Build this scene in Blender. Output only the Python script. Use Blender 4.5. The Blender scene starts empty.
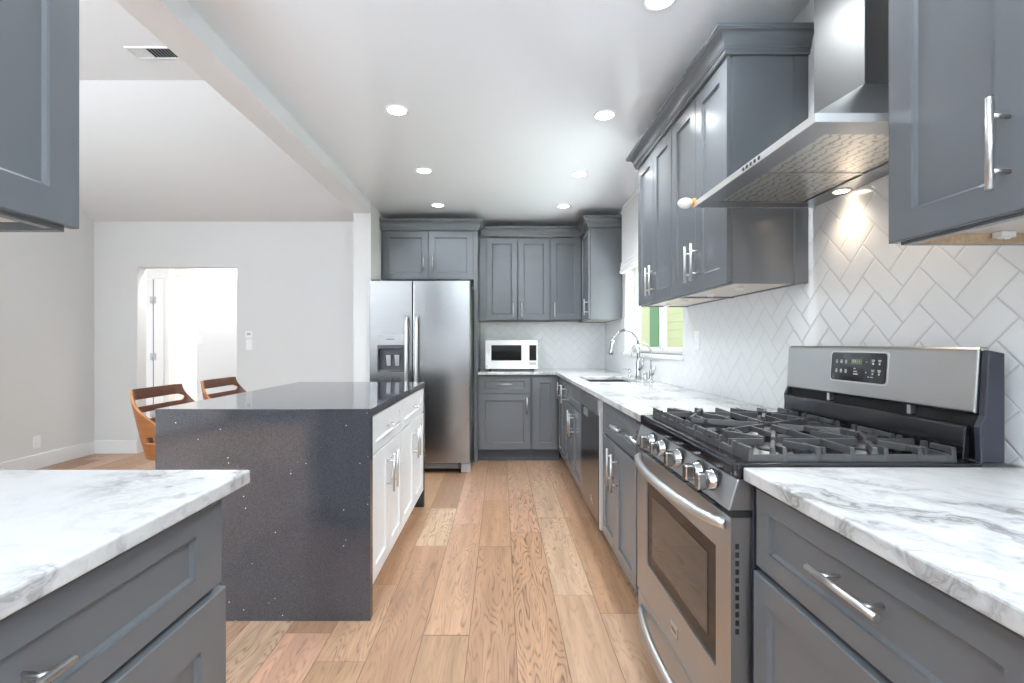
import bpy, bmesh, math, random
from mathutils import Vector, Matrix
random.seed(7)
S = bpy.context.scene
COL = S.collection
PI = math.pi

# ------------------------------------------------------------------ camera
CAM_H = 1.194
F_PX = 480.0
cd = bpy.data.cameras.new('camera')
cam = bpy.data.objects.new('camera', cd)
COL.objects.link(cam)
cam.location = (0, 0, CAM_H)
cam.rotation_euler = (PI / 2, 0, 0)
cd.sensor_width = 36.0
cd.lens = F_PX / 1024 * 36.0
cd.shift_x = 11.0 / 1024
cd.shift_y = 2.5 / 1024
cd.clip_start = 0.02
S.camera = cam
# ------------------------------------------------------------------ world, exposure
w = bpy.data.worlds.new('world')
S.world = w
w.use_nodes = True
bg = w.node_tree.nodes['Background']
bg.inputs[0].default_value = (0.86, 0.93, 1.0, 1)
bg.inputs[1].default_value = 1.2
S.view_settings.view_transform = 'Standard'
S.view_settings.look = 'None'
S.view_settings.gamma = 1.0
S.view_settings.use_curve_mapping = False
S.view_settings.exposure = 0.88


def area(name, loc, rot, sx, sy, power, color=(1, 1, 1)):
    l = bpy.data.lights.new(name, 'AREA')
    l.shape = 'RECTANGLE'
    l.size = sx
    l.size_y = sy
    l.energy = power
    l.color = color
    o = bpy.data.objects.new(name, l)
    o.location = loc
    o.rotation_euler = rot
    COL.objects.link(o)
    return o


# daylight through the sink window, plus unseen area lights added to brighten the rooms
area('rear_ceiling_fill', (-0.3, -6.6, -0.1), (math.radians(174), 0, 0), 6.0, 4.0, 6500, (0.77, 0.90, 1.0))  # upward lamp outside the rear openings, added to brighten the ceiling
area('left_room_fill', (-4.36, -1.3, 1.36), (0, -PI / 2 - math.radians(8), 0), 1.7, 2.6, 55, (0.78, 0.90, 1.0))  # unseen lamp on the solid left wall, added for general brightness
area('daylight_over_sink', (2.3, 3.856, 2.75), (0, math.radians(52), 0), 1.0, 1.6, 90, (0.92, 0.98, 1.0))
area('sink_ceiling_fill', (1.95, 3.856, 0.55), (0, math.radians(130), 0), 0.7, 1.5, 75, (0.92, 0.98, 1.0))  # hidden up-light below the sill, added to lift the far ceiling
area('hall_end_fill', (-3.5, 7.6, 2.2), (math.radians(60), 0, 0), 1.5, 1.0, 85, (1.0, 1.0, 1.0))  # lamp added inside the hall to whiten the space past the doorway
area('hall_wall_fill', (-3.3, 5.62, 2.42), (0, 0, 0), 0.9, 0.25, 8, (1.0, 1.0, 1.0))  # added lamp without a fixture, brightens the nearer hall wall

# ------------------------------------------------------------------ materials
MATS = {}


def nd(nt, t, loc=None, **kw):
    n = nt.nodes.new(t)
    for k, v in kw.items():
        setattr(n, k, v)
    return n


def newmat(name, base=(0.8, 0.8, 0.8), rough=0.5, metal=0.0, spec=0.5, **kw):
    m = bpy.data.materials.new(name)
    m.use_nodes = True
    b = m.node_tree.nodes['Principled BSDF']
    b.inputs['Base Color'].default_value = (*base, 1)
    b.inputs['Roughness'].default_value = rough
    b.inputs['Metallic'].default_value = metal
    b.inputs['Specular IOR Level'].default_value = spec
    for k, v in kw.items():
        b.inputs[k].default_value = v
    MATS[name] = m
    return m


def parts(m):
    nt = m.node_tree
    return nt, nt.nodes['Principled BSDF'], nt.links.new


def mth(nt, op, a, b=None, c=None):
    n = nt.nodes.new('ShaderNodeMath')
    n.operation = op
    for i, v in enumerate((a, b, c)):
        if v is None:
            continue
        if isinstance(v, (int, float)):
            n.inputs[i].default_value = v
        else:
            nt.links.new(v, n.inputs[i])
    return n.outputs[0]


def ramp(nt, fac, stops, interp='LINEAR'):
    r = nt.nodes.new('ShaderNodeValToRGB')
    r.color_ramp.interpolation = interp
    e = r.color_ramp.elements
    while len(e) < len(stops):
        e.new(0.5)
    for i, (p, c) in enumerate(stops):
        e[i].position = p
        e[i].color = (*c, 1) if len(c) == 3 else c
    nt.links.new(fac, r.inputs[0])
    return r.outputs[0]


def mixc(nt, fac, a, b, mode='MIX'):
    n = nt.nodes.new('ShaderNodeMix')
    n.data_type = 'RGBA'
    n.blend_type = mode
    for sock, v in ((n.inputs[0], fac), (n.inputs[6], a), (n.inputs[7], b)):
        if isinstance(v, (int, float)):
            sock.default_value = v
        elif isinstance(v, tuple):
            sock.default_value = (*v, 1)
        else:
            nt.links.new(v, sock)
    return n.outputs[2]


def worldpos(nt, scale=(1, 1, 1), rot=(0, 0, 0)):
    g = nt.nodes.new('ShaderNodeNewGeometry')
    mp = nt.nodes.new('ShaderNodeMapping')
    mp.inputs['Scale'].default_value = scale
    mp.inputs['Rotation'].default_value = rot
    nt.links.new(g.outputs['Position'], mp.inputs[0])
    return mp.outputs[0]


def noise(nt, vec, scale, detail=3, rough=0.5, dist=0.0):
    n = nt.nodes.new('ShaderNodeTexNoise')
    n.inputs['Scale'].default_value = scale
    n.inputs['Detail'].default_value = detail
    n.inputs['Roughness'].default_value = rough
    n.inputs['Distortion'].default_value = dist
    if vec is not None:
        nt.links.new(vec, n.inputs['Vector'])
    return n


def bump(nt, h, strength, dist, bsdf):
    n = nt.nodes.new('ShaderNodeBump')
    n.inputs['Strength'].default_value = strength
    n.inputs['Distance'].default_value = dist
    nt.links.new(h, n.inputs['Height'])
    nt.links.new(n.outputs[0], bsdf.inputs['Normal'])


def srgb(r, g, b):
    f = lambda c: (c / 255 / 12.92) if c / 255 <= 0.04045 else ((c / 255 + 0.055) / 1.055) ** 2.4
    return (f(r), f(g), f(b))


# painted walls and ceilings
def paint(name, col, rough, bumps=0.03, spec=0.5):
    m = newmat(name, col, rough, spec=spec)
    nt, b, L = parts(m)
    n = noise(nt, worldpos(nt), 160, 2)
    bump(nt, n.outputs[0], bumps, 0.002, b)
    return m


paint('wall_paint', (0.765, 0.755, 0.742), 0.6)
paint('header_paint', (0.88, 0.89, 0.90), 0.45)
paint('ceiling_paint', (0.88, 0.90, 0.925), 0.16, 0.006)
paint('living_ceiling_paint', (0.86, 0.86, 0.86), 0.7)
paint('trim_paint', (0.86, 0.86, 0.855), 0.35, 0.0)

# cabinet lacquer
m = newmat('grey_lacquer', (0.146, 0.156, 0.168), 0.22, spec=0.5)
nt, b, L = parts(m)
n = noise(nt, worldpos(nt), 90, 2)
bump(nt, n.outputs[0], 0.02, 0.002, b)
m = newmat('white_lacquer', (0.89, 0.90, 0.91), 0.28)
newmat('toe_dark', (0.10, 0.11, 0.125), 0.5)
m = newmat('pale_plywood', (0.62, 0.47, 0.31), 0.5)
nt, b, L = parts(m)
wv = noise(nt, worldpos(nt, (40, 3, 40)), 3, 4)
c = ramp(nt, wv.outputs[0], [(0.3, (0.66, 0.49, 0.32)), (0.7, (0.52, 0.37, 0.23))])
L(c, b.inputs['Base Color'])
newmat('cabinet_underside', (0.66, 0.59, 0.52), 0.5)

# metals
def brushed(name, base, rough, scale, metal=1.0, amp=0.05):
    m = newmat(name, base, rough, metal)
    nt, b, L = parts(m)
    n = noise(nt, worldpos(nt, scale), 1.0, 3, 0.6)
    r = nt.nodes.new('ShaderNodeMapRange')
    r.inputs['To Min'].default_value = rough - amp / 2
    r.inputs['To Max'].default_value = rough + amp / 2
    L(n.outputs[0], r.inputs[0])
    L(r.outputs[0], b.inputs['Roughness'])
    return m


brushed('steel_brushed_h', (0.44, 0.44, 0.44), 0.30, (6, 6, 900), amp=0.015)
brushed('steel_brushed_y', (0.44, 0.455, 0.475), 0.34, (900, 5, 900))
brushed('steel_dark', (0.17, 0.165, 0.165), 0.2, (900, 5, 900), amp=0.06)
brushed('steel_fridge', (0.35, 0.35, 0.35), 0.22, (5, 5, 700), amp=0.08)
brushed('steel_chimney', (0.25, 0.25, 0.248), 0.36, (5, 5, 700))
newmat('rim_glint_steel', (0.80, 0.80, 0.80), 0.5, 1.0)  # lighter than the hood steel: the lip's bright reflection put into its colour
newmat('nickel', (0.66, 0.66, 0.66), 0.33, 1.0)
newmat('chrome', (0.52, 0.53, 0.54), 0.08, 1.0)
newmat('black_enamel', (0.012, 0.012, 0.016), 0.12)
newmat('range_side_black', (0.035, 0.036, 0.052), 0.30)
newmat('black_gloss', (0.010, 0.010, 0.012), 0.06)
newmat('black_matte', (0.015, 0.015, 0.016), 0.6)
newmat('cast_iron', (0.085, 0.085, 0.088), 0.30, 0.3)
newmat('burner_alu', (0.40, 0.39, 0.38), 0.35, 1.0)
newmat('dark_glass', (0.012, 0.011, 0.011), 0.05, spec=0.25)
newmat('oven_glass', (0.060, 0.056, 0.052), 0.04, spec=0.7)
newmat('knob_steel', (0.34, 0.34, 0.345), 0.16, 1.0)
newmat('plastic_white', (0.92, 0.92, 0.91), 0.35)
newmat('plastic_grey', (0.50, 0.50, 0.51), 0.4)
newmat('plastic_dark', (0.09, 0.09, 0.10), 0.35)
newmat('icon_white', (0.75, 0.77, 0.80), 0.5)
newmat('lcd_green', (0.14, 0.20, 0.10), 0.3)
newmat('orange_tape', (0.85, 0.33, 0.03), 0.5)
newmat('foam_white', (0.88, 0.88, 0.90), 0.6)
newmat('sink_steel', (0.16, 0.165, 0.175), 0.35, 1.0)
newmat('clear_glass', (1, 1, 1), 0.0, spec=0.5, **{'Transmission Weight': 1.0, 'IOR': 1.01})
newmat('fabric_white', (0.80, 0.79, 0.78), 0.85)
m = newmat('lamp_white', (0.9, 0.9, 0.9), 0.5)
b = m.node_tree.nodes['Principled BSDF']
b.inputs['Emission Color'].default_value = (1.0, 0.98, 0.95, 1)
b.inputs['Emission Strength'].default_value = 6.0
m = newmat('lamp_warm', (0.9, 0.8, 0.7), 0.5)
b = m.node_tree.nodes['Principled BSDF']
b.inputs['Emission Color'].default_value = (1.0, 0.82, 0.6, 1)
b.inputs['Emission Strength'].default_value = 8.0

# hood filter: wavy reflections painted into the steel colour as dark streaks
m = newmat('filter_wavy_sheen', (0.62, 0.60, 0.57), 0.35, 1.0)
nt, b, L = parts(m)
wv = nt.nodes.new('ShaderNodeTexWave')
wv.wave_type = 'BANDS'
wv.bands_direction = 'X'
wv.inputs['Scale'].default_value = 11
wv.inputs['Distortion'].default_value = 6.5
wv.inputs['Detail'].default_value = 2
wv.inputs['Detail Scale'].default_value = 2.2
L(worldpos(nt, (1, 1.6, 1)), wv.inputs['Vector'])
c = ramp(nt, wv.outputs['Fac'], [(0.0, (0.42, 0.40, 0.37)), (0.22, (0.70, 0.68, 0.64)), (1.0, (0.74, 0.72, 0.68))])
L(c, b.inputs['Base Color'])
bump(nt, wv.outputs['Fac'], 0.12, 0.002, b)

# marble
m = newmat('white_marble', (0.8, 0.8, 0.8), 0.08)
nt, b, L = parts(m)
p = worldpos(nt, (1, 1, 1), (0, 0, math.radians(38)))
warp = noise(nt, p, 1.7, 5, 0.6)
sc = nt.nodes.new('ShaderNodeVectorMath'); sc.operation = 'SCALE'; sc.inputs[3].default_value = 0.9
L(warp.outputs['Color'], sc.inputs[0])
ad = nt.nodes.new('ShaderNodeVectorMath'); ad.operation = 'ADD'
L(p, ad.inputs[0]); L(sc.outputs[0], ad.inputs[1])
st = nt.nodes.new('ShaderNodeMapping'); st.inputs['Scale'].default_value = (0.75, 2.6, 2.6)
L(ad.outputs[0], st.inputs[0])
n1 = noise(nt, st.outputs[0], 1.6, 7, 0.62)
d1 = mth(nt, 'ABSOLUTE', mth(nt, 'SUBTRACT', n1.outputs[0], 0.5))
v1 = ramp(nt, d1, [(0.0, (1.0,) * 3), (0.02, (0.5,) * 3), (0.09, (0.0,) * 3)])
n2 = noise(nt, st.outputs[0], 4.6, 6, 0.65)
d2 = mth(nt, 'ABSOLUTE', mth(nt, 'SUBTRACT', n2.outputs[0], 0.53))
v2 = ramp(nt, d2, [(0.0, (0.24,) * 3), (0.03, (0.0,) * 3)])
n3 = noise(nt, p, 2.1, 4, 0.6)
msk = ramp(nt, n3.outputs[0], [(0.40, (0.10,) * 3), (0.58, (1.0,) * 3)])
cloud = ramp(nt, n3.outputs[0], [(0.35, (0.68, 0.68, 0.682)), (0.8, (0.59, 0.588, 0.582))])
vein = mth(nt, 'MULTIPLY', mth(nt, 'MAXIMUM', v1, v2), msk)
c = mixc(nt, vein, cloud, (0.24, 0.232, 0.225))
L(c, b.inputs['Base Color'])

# dark quartz with small light specks
m = newmat('grey_quartz', (0.085, 0.088, 0.10), 0.05, spec=0.85)
nt, b, L = parts(m)
p = worldpos(nt)
vo = nt.nodes.new('ShaderNodeTexVoronoi'); vo.inputs['Scale'].default_value = 30
L(p, vo.inputs['Vector'])
spk = ramp(nt, vo.outputs['Distance'], [(0.0, (1,) * 3), (0.05, (1,) * 3), (0.085, (0,) * 3)])
hue = nt.nodes.new('ShaderNodeSeparateColor'); L(vo.outputs['Color'], hue.inputs[0])
keep = mth(nt, 'GREATER_THAN', hue.outputs[0], 0.66)
spk = mth(nt, 'MULTIPLY', spk, keep)
gr = noise(nt, p, 260, 2)
base = ramp(nt, gr.outputs[0], [(0.30, (0.036, 0.037, 0.044)), (0.70, (0.070, 0.072, 0.083))])
c = mixc(nt, spk, base, (0.62, 0.64, 0.66))
L(c, b.inputs['Base Color'])


# herringbone tile, 75 x 150 mm laid at 45 degrees; horizontal axis chosen per wall
def herringbone(name, axis):
    m = newmat(name, (0.82, 0.83, 0.835), 0.09)
    nt, b, L = parts(m)
    g = nt.nodes.new('ShaderNodeNewGeometry')
    sp = nt.nodes.new('ShaderNodeSeparateXYZ')
    L(g.outputs['Position'], sp.inputs[0])
    h = mth(nt, 'ADD', sp.outputs[axis], 0.018)
    z = mth(nt, 'ADD', sp.outputs[2], -0.914 + 0.03)
    k = 1 / math.sqrt(2) / 0.075
    u = mth(nt, 'ADD', mth(nt, 'MULTIPLY', mth(nt, 'ADD', h, z), k), 400.0)
    v = mth(nt, 'ADD', mth(nt, 'MULTIPLY', mth(nt, 'SUBTRACT', z, h), k), 400.0)
    iu = mth(nt, 'FLOOR', u); iv = mth(nt, 'FLOOR', v)
    fu = mth(nt, 'SUBTRACT', u, iu); fv = mth(nt, 'SUBTRACT', v, iv)
    kk = mth(nt, 'FLOORED_MODULO', mth(nt, 'SUBTRACT', iu, iv), 4.0)
    isv = mth(nt, 'GREATER_THAN', kk, 1.5)
    # horizontal tile
    lx = mth(nt, 'ADD', fu, kk)
    eh = mth(nt, 'MINIMUM', mth(nt, 'MINIMUM', lx, mth(nt, 'SUBTRACT', 2.0, lx)), mth(nt, 'MINIMUM', fv, mth(nt, 'SUBTRACT', 1.0, fv)))
    ly = mth(nt, 'ADD', fv, mth(nt, 'SUBTRACT', 3.0, kk))
    ev = mth(nt, 'MINIMUM', mth(nt, 'MINIMUM', ly, mth(nt, 'SUBTRACT', 2.0, ly)), mth(nt, 'MINIMUM', fu, mth(nt, 'SUBTRACT', 1.0, fu)))
    mx = nt.nodes.new('ShaderNodeMix'); mx.data_type = 'FLOAT'
    L(isv, mx.inputs[0]); L(eh, mx.inputs[2]); L(ev, mx.inputs[3])
    e = mx.outputs[0]
    c = ramp(nt, e, [(0.0, (0.65, 0.65, 0.65)), (0.014, (0.67, 0.67, 0.67)), (0.030, (0.84, 0.85, 0.855))])
    L(c, b.inputs['Base Color'])
    hh = ramp(nt, e, [(0.0, (0.0,) * 3), (0.016, (0.0,) * 3), (0.03, (0.62,) * 3), (0.085, (1.0,) * 3)])
    wob = noise(nt, g.outputs['Position'], 9, 2)
    hsum = mth(nt, 'ADD', hh, mth(nt, 'MULTIPLY', wob.outputs[0], 0.35))
    bump(nt, hsum, 0.7, 0.0022, b)
    rg = ramp(nt, e, [(0.014, (0.6,) * 3), (0.03, (0.075,) * 3)])
    L(rg, b.inputs['Roughness'])
    return m


herringbone('tile_along_y', 1)
herringbone('tile_along_x', 0)

# oak planks running along Y
m = newmat('oak_planks', (0.5, 0.35, 0.22), 0.36)
nt, b, L = parts(m)
g = nt.nodes.new('ShaderNodeNewGeometry')
sp = nt.nodes.new('ShaderNodeSeparateXYZ')
L(g.outputs['Position'], sp.inputs[0])
PW = 0.19
ux = mth(nt, 'DIVIDE', mth(nt, 'ADD', sp.outputs[0], 9.5 - 0.06), PW)
row = mth(nt, 'FLOOR', ux)
fx = mth(nt, 'SUBTRACT', ux, row)
wn = nt.nodes.new('ShaderNodeTexWhiteNoise'); wn.noise_dimensions = '1D'
L(row, wn.inputs['W'])
wn2 = nt.nodes.new('ShaderNodeTexWhiteNoise'); wn2.noise_dimensions = '1D'
L(mth(nt, 'ADD', row, 77.3), wn2.inputs['W'])
plen = mth(nt, 'ADD', mth(nt, 'MULTIPLY', wn.outputs[0], 0.55), 0.75)
uy = mth(nt, 'ADD', mth(nt, 'DIVIDE', mth(nt, 'ADD', sp.outputs[1], 12.0), plen), mth(nt, 'MULTIPLY', wn2.outputs[0], 9.0))
# uneven board lengths: a gentle warp of the length axis
uy = mth(nt, 'ADD', uy, mth(nt, 'MULTIPLY', mth(nt, 'SINE', mth(nt, 'MULTIPLY', uy, 2.3)), 0.22))
colm = mth(nt, 'FLOOR', uy)
fy = mth(nt, 'SUBTRACT', uy, colm)
idn = nt.nodes.new('ShaderNodeTexWhiteNoise'); idn.noise_dimensions = '2D'
cmb = nt.nodes.new('ShaderNodeCombineXYZ')
L(row, cmb.inputs[0]); L(colm, cmb.inputs[1])
L(cmb.outputs[0], idn.inputs['Vector'])
pid = idn.outputs[0]
tone = ramp(nt, pid, [(0.0, srgb(146, 112, 88)), (0.2, srgb(176, 136, 105)), (0.42, srgb(190, 155, 127)), (0.6, srgb(163, 129, 98)),
                      (0.8, srgb(196, 153, 128)), (1.0, srgb(186, 158, 130))])
gv = nt.nodes.new('ShaderNodeCombineXYZ')
L(mth(nt, 'ADD', sp.outputs[0], mth(nt, 'MULTIPLY', pid, 7.0)), gv.inputs[0])
L(mth(nt, 'ADD', sp.outputs[1], mth(nt, 'MULTIPLY', pid, 13.0)), gv.inputs[1])
L(mth(nt, 'MULTIPLY', pid, 31.0), gv.inputs[2])
# cathedral grain: contour lines of a stretched noise field
mpg = nt.nodes.new('ShaderNodeMapping'); mpg.inputs['Scale'].default_value = (7.5, 0.95, 1)
L(gv.outputs[0], mpg.inputs[0])
fld = noise(nt, mpg.outputs[0], 1.0, 2.5, 0.5)
cont = mth(nt, 'FRACT', mth(nt, 'MULTIPLY', fld.outputs[0], 28.0))
tri = mth(nt, 'ABSOLUTE', mth(nt, 'SUBTRACT', cont, 0.5))
lines = ramp(nt, tri, [(0.0, (1,) * 3), (0.14, (0.4,) * 3), (0.30, (0,) * 3)])
mpf = nt.nodes.new('ShaderNodeMapping'); mpf.inputs['Scale'].default_value = (120, 5.5, 1)
L(gv.outputs[0], mpf.inputs[0])
fine = noise(nt, mpf.outputs[0], 1.0, 3, 0.6)
brk = ramp(nt, fine.outputs[0], [(0.38, (0.08,) * 3), (0.62, (1,) * 3)])
lines = mth(nt, 'MULTIPLY', lines, brk)
strong = mth(nt, 'ADD', mth(nt, 'MULTIPLY', idn.outputs[1] if False else pid, 0.0), 0.62)
wn3 = nt.nodes.new('ShaderNodeTexWhiteNoise'); wn3.noise_dimensions = '2D'
c3 = nt.nodes.new('ShaderNodeCombineXYZ'); L(mth(nt, 'ADD', row, 31.7), c3.inputs[0]); L(colm, c3.inputs[1])
L(c3.outputs[0], wn3.inputs['Vector'])
amt = mth(nt, 'ADD', mth(nt, 'MULTIPLY', mth(nt, 'POWER', wn3.outputs[0], 1.6), 0.66), 0.26)
c = mixc(nt, mth(nt, 'MULTIPLY', lines, amt), tone, srgb(74, 54, 42))
mpc = nt.nodes.new('ShaderNodeMapping'); mpc.inputs['Scale'].default_value = (26, 1.8, 1)
L(gv.outputs[0], mpc.inputs[0])
strk = noise(nt, mpc.outputs[0], 1.0, 4, 0.6)
sm = ramp(nt, strk.outputs[0], [(0.3, (0.80,) * 3), (0.7, (1.16,) * 3)])
c = mixc(nt, 1.0, c, sm, 'MULTIPLY')
# knots
vk = nt.nodes.new('ShaderNodeTexVoronoi'); vk.inputs['Scale'].default_value = 1.0
mk = nt.nodes.new('ShaderNodeMapping'); mk.inputs['Scale'].default_value = (5.0, 1.5, 1)
L(gv.outputs[0], mk.inputs[0]); L(mk.outputs[0], vk.inputs['Vector'])
sk = nt.nodes.new('ShaderNodeSeparateColor'); L(vk.outputs['Color'], sk.inputs[0])
kn = mth(nt, 'MULTIPLY', ramp(nt, vk.outputs['Distance'], [(0.0, (1,) * 3), (0.05, (0.7,) * 3), (0.12, (0,) * 3)]), mth(nt, 'GREATER_THAN', sk.outputs[0], 0.8))
c = mixc(nt, mth(nt, 'MULTIPLY', kn, 0.75), c, srgb(70, 52, 40))
ex = mth(nt, 'MULTIPLY', mth(nt, 'MINIMUM', fx, mth(nt, 'SUBTRACT', 1.0, fx)), PW)
ey = mth(nt, 'MULTIPLY', mth(nt, 'MINIMUM', fy, mth(nt, 'SUBTRACT', 1.0, fy)), 0.95)
ed = mth(nt, 'MINIMUM', ex, ey)
gap = ramp(nt, mth(nt, 'MULTIPLY', ed, 100.0), [(0.0, (1,) * 3), (0.10, (0.9,) * 3), (0.26, (0,) * 3)])
c = mixc(nt, mth(nt, 'MULTIPLY', gap, 0.7), c, srgb(92, 68, 50))
L(c, b.inputs['Base Color'])
hgt = mth(nt, 'SUBTRACT', mth(nt, 'MULTIPLY', lines, -0.35), gap)
bump(nt, hgt, 0.35, 0.002, b)
rr = ramp(nt, strk.outputs[0], [(0.3, (0.34,) * 3), (0.7, (0.46,) * 3)])
L(rr, b.inputs['Roughness'])

# stool plywood
def plywood(name, c0, c1):
    m = newmat(name, c0, 0.32)
    nt, b, L = parts(m)
    tc = nt.nodes.new('ShaderNodeTexCoord')
    mp = nt.nodes.new('ShaderNodeMapping'); mp.inputs['Scale'].default_value = (4, 4, 60)
    L(tc.outputs['Object'], mp.inputs[0])
    n = noise(nt, mp.outputs[0], 1.5, 4, 0.6)
    L(ramp(nt, n.outputs[0], [(0.3, c0), (0.7, c1)]), b.inputs['Base Color'])
    return m


plywood('walnut_ply', srgb(88, 54, 42), srgb(118, 74, 55))
plywood('ply_outer', srgb(132, 80, 40), srgb(156, 96, 50))
plywood('ply_edge', srgb(180, 116, 70), srgb(200, 138, 90))
newmat('fence_paint', (0.52, 0.56, 0.32), 0.6)
newmat('dark_green_post', (0.10, 0.24, 0.10), 0.6)
newmat('grass', (0.16, 0.28, 0.07), 0.9)

# ------------------------------------------------------------------ mesh helpers
ORG = {}


class MB:
    def __init__(self):
        self.bm = bmesh.new()
        self.mi = 0

    def quad(self, vs):
        f = self.bm.faces.new(vs)
        f.material_index = self.mi
        return f

    def box(self, x0, x1, y0, y1, z0, z1):
        x0, x1 = sorted((x0, x1)); y0, y1 = sorted((y0, y1)); z0, z1 = sorted((z0, z1))
        v = [self.bm.verts.new(c) for c in ((x0, y0, z0), (x1, y0, z0), (x1, y1, z0), (x0, y1, z0),
                                            (x0, y0, z1), (x1, y0, z1), (x1, y1, z1), (x0, y1, z1))]
        for f in ((3, 2, 1, 0), (4, 5, 6, 7), (0, 1, 5, 4), (1, 2, 6, 5), (2, 3, 7, 6), (3, 0, 4, 7)):
            self.quad([v[i] for i in f])
        return self

    def hexa(self, p):
        v = [self.bm.verts.new(c) for c in p]
        for f in ((3, 2, 1, 0), (4, 5, 6, 7), (0, 1, 5, 4), (1, 2, 6, 5), (2, 3, 7, 6), (3, 0, 4, 7)):
            self.quad([v[i] for i in f])
        return self

    def fbox(self, face, plane, u0, u1, d0, d1, z0, z1):
        if face == '-x':
            return self.box(plane + d0, plane + d1, u0, u1, z0, z1)
        if face == '+x':
            return self.box(plane - d0, plane - d1, u0, u1, z0, z1)
        return self.box(u0, u1, plane + d0, plane + d1, z0, z1)

    def tube(self, pts, r, seg=12, cap=True):
        pts = [Vector(p) for p in pts]
        rings = []
        up = None
        for i, p in enumerate(pts):
            a = pts[max(i - 1, 0)]; c = pts[min(i + 1, len(pts) - 1)]
            t = (c - a).normalized()
            if up is None:
                up = Vector((0, 0, 1)) if abs(t.z) < 0.9 else Vector((1, 0, 0))
            n = t.cross(up).normalized()
            up = n.cross(t).normalized()
            rr = r[i] if isinstance(r, (list, tuple)) else r
            rings.append([self.bm.verts.new(p + (n * math.cos(2 * PI * k / seg) + up * math.sin(2 * PI * k / seg)) * rr) for k in range(seg)])
        for a, c in zip(rings, rings[1:]):
            for k in range(seg):
                f = self.quad([a[k], a[(k + 1) % seg], c[(k + 1) % seg], c[k]])
                f.smooth = True
        if cap:
            self.quad(rings[0][::-1]); self.quad(rings[-1])
        return self

    def lathe(self, prof, origin, axis='z', seg=32, smooth=True):
        """prof: list of (radius, height) along the axis from origin."""
        o = Vector(origin)
        if axis == 'z':
            A, U, V = Vector((0, 0, 1)), Vector((1, 0, 0)), Vector((0, 1, 0))
        elif axis == '-x':
            A, U, V = Vector((-1, 0, 0)), Vector((0, 0, 1)), Vector((0, 1, 0))
        elif axis == '-z':
            A, U, V = Vector((0, 0, -1)), Vector((0, 1, 0)), Vector((1, 0, 0))
        else:
            A, U, V = Vector((0, -1, 0)), Vector((1, 0, 0)), Vector((0, 0, 1))
        rings = []
        for (r, h) in prof:
            if r < 1e-6:
                rings.append([self.bm.verts.new(o + A * h)])
            else:
                rings.append([self.bm.verts.new(o + A * h + (U * math.cos(2 * PI * k / seg) + V * math.sin(2 * PI * k / seg)) * r) for k in range(seg)])
        for a, c in zip(rings, rings[1:]):
            if len(a) == 1 and len(c) == 1:
                continue
            for k in range(seg):
                if len(a) == 1:
                    f = self.quad([a[0], c[(k + 1) % seg], c[k]])
                elif len(c) == 1:
                    f = self.quad([a[k], a[(k + 1) % seg], c[0]])
                else:
                    f = self.quad([a[k], a[(k + 1) % seg], c[(k + 1) % seg], c[k]])
                f.smooth = smooth
        if len(rings[0]) > 1:
            self.quad(rings[0][::-1])
        if len(rings[-1]) > 1:
            self.quad(rings[-1])
        return self

    def prism(self, poly, axis, a, c):
        """poly in the two axes other than axis, extruded from a to c."""
        def mk(p, h):
            if axis == 'y':
                return (p[0], h, p[1])
            if axis == 'x':
                return (h, p[0], p[1])
            return (p[0], p[1], h)
        va = [self.bm.verts.new(mk(p, a)) for p in poly]
        vc = [self.bm.verts.new(mk(p, c)) for p in poly]
        n = len(poly)
        for k in range(n):
            self.quad([va[k], va[(k + 1) % n], vc[(k + 1) % n], vc[k]])
        self.quad(va[::-1]); self.quad(vc)
        return self

    def shaker(self, face, plane, u0, u1, z0, z1, t=0.02, stile=0.062, rec=0.010, slope=0.007, rail=None):
        rail = rail or stile
        if face == '-x':
            P = lambda u, d, z: (plane + d, u, z)
        elif face == '+x':
            P = lambda u, d, z: (plane - d, u, z)
        else:
            P = lambda u, d, z: (u, plane + d, z)
        def ring(i, j, d):
            return [self.bm.verts.new(P(u, d, z)) for u, z in ((u0 + i, z0 + j), (u1 - i, z0 + j), (u1 - i, z1 - j), (u0 + i, z1 - j))]
        e = 0.0018
        back = ring(0, 0, t); side = ring(0, 0, e); fr = ring(e, e, 0)
        inn = ring(stile, rail, 0); low = ring(stile + slope, rail + slope, rec)
        low0 = ring(stile + 0.0005, rail + 0.0005, rec * 0.55)
        seq = [back, side, fr, inn, low0, low]
        for a, c in zip(seq, seq[1:]):
            for k in range(4):
                self.quad([a[k], a[(k + 1) % 4], c[(k + 1) % 4], c[k]])
        self.quad(low); self.quad(back[::-1])
        return self

    def build(self, name, mat, parent=None, bevel=0.0, smooth=None, seg=2, angle=40):
        bm = self.bm
        bmesh.ops.recalc_face_normals(bm, faces=bm.faces[:])
        if bevel > 0:
            es = [e for e in bm.edges if len(e.link_faces) == 2 and e.calc_face_angle(0) > math.radians(angle)]
            bmesh.ops.bevel(bm, geom=es, offset=bevel, segments=seg, profile=0.5, affect='EDGES', clamp_overlap=True)
        xs = [v.co for v in bm.verts]
        if parent is None:
            lo = Vector((min(c.x for c in xs), min(c.y for c in xs), min(c.z for c in xs)))
            hi = Vector((max(c.x for c in xs), max(c.y for c in xs), max(c.z for c in xs)))
            org = Vector(((lo.x + hi.x) / 2, (lo.y + hi.y) / 2, lo.z))
        else:
            org = ORG[parent.name]
        bmesh.ops.translate(bm, verts=bm.verts[:], vec=-org)
        me = bpy.data.meshes.new(name)
        bm.to_mesh(me)
        bm.free()
        for mm in (mat if isinstance(mat, (list, tuple)) else [mat]):
            me.materials.append(MATS[mm])
        if smooth:
            for f in me.polygons:
                f.use_smooth = True
        o = bpy.data.objects.new(name, me)
        COL.objects.link(o)
        if parent is None:
            o.location = org
        else:
            o.parent = parent
        ORG[o.name] = org.copy()
        return o


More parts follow.
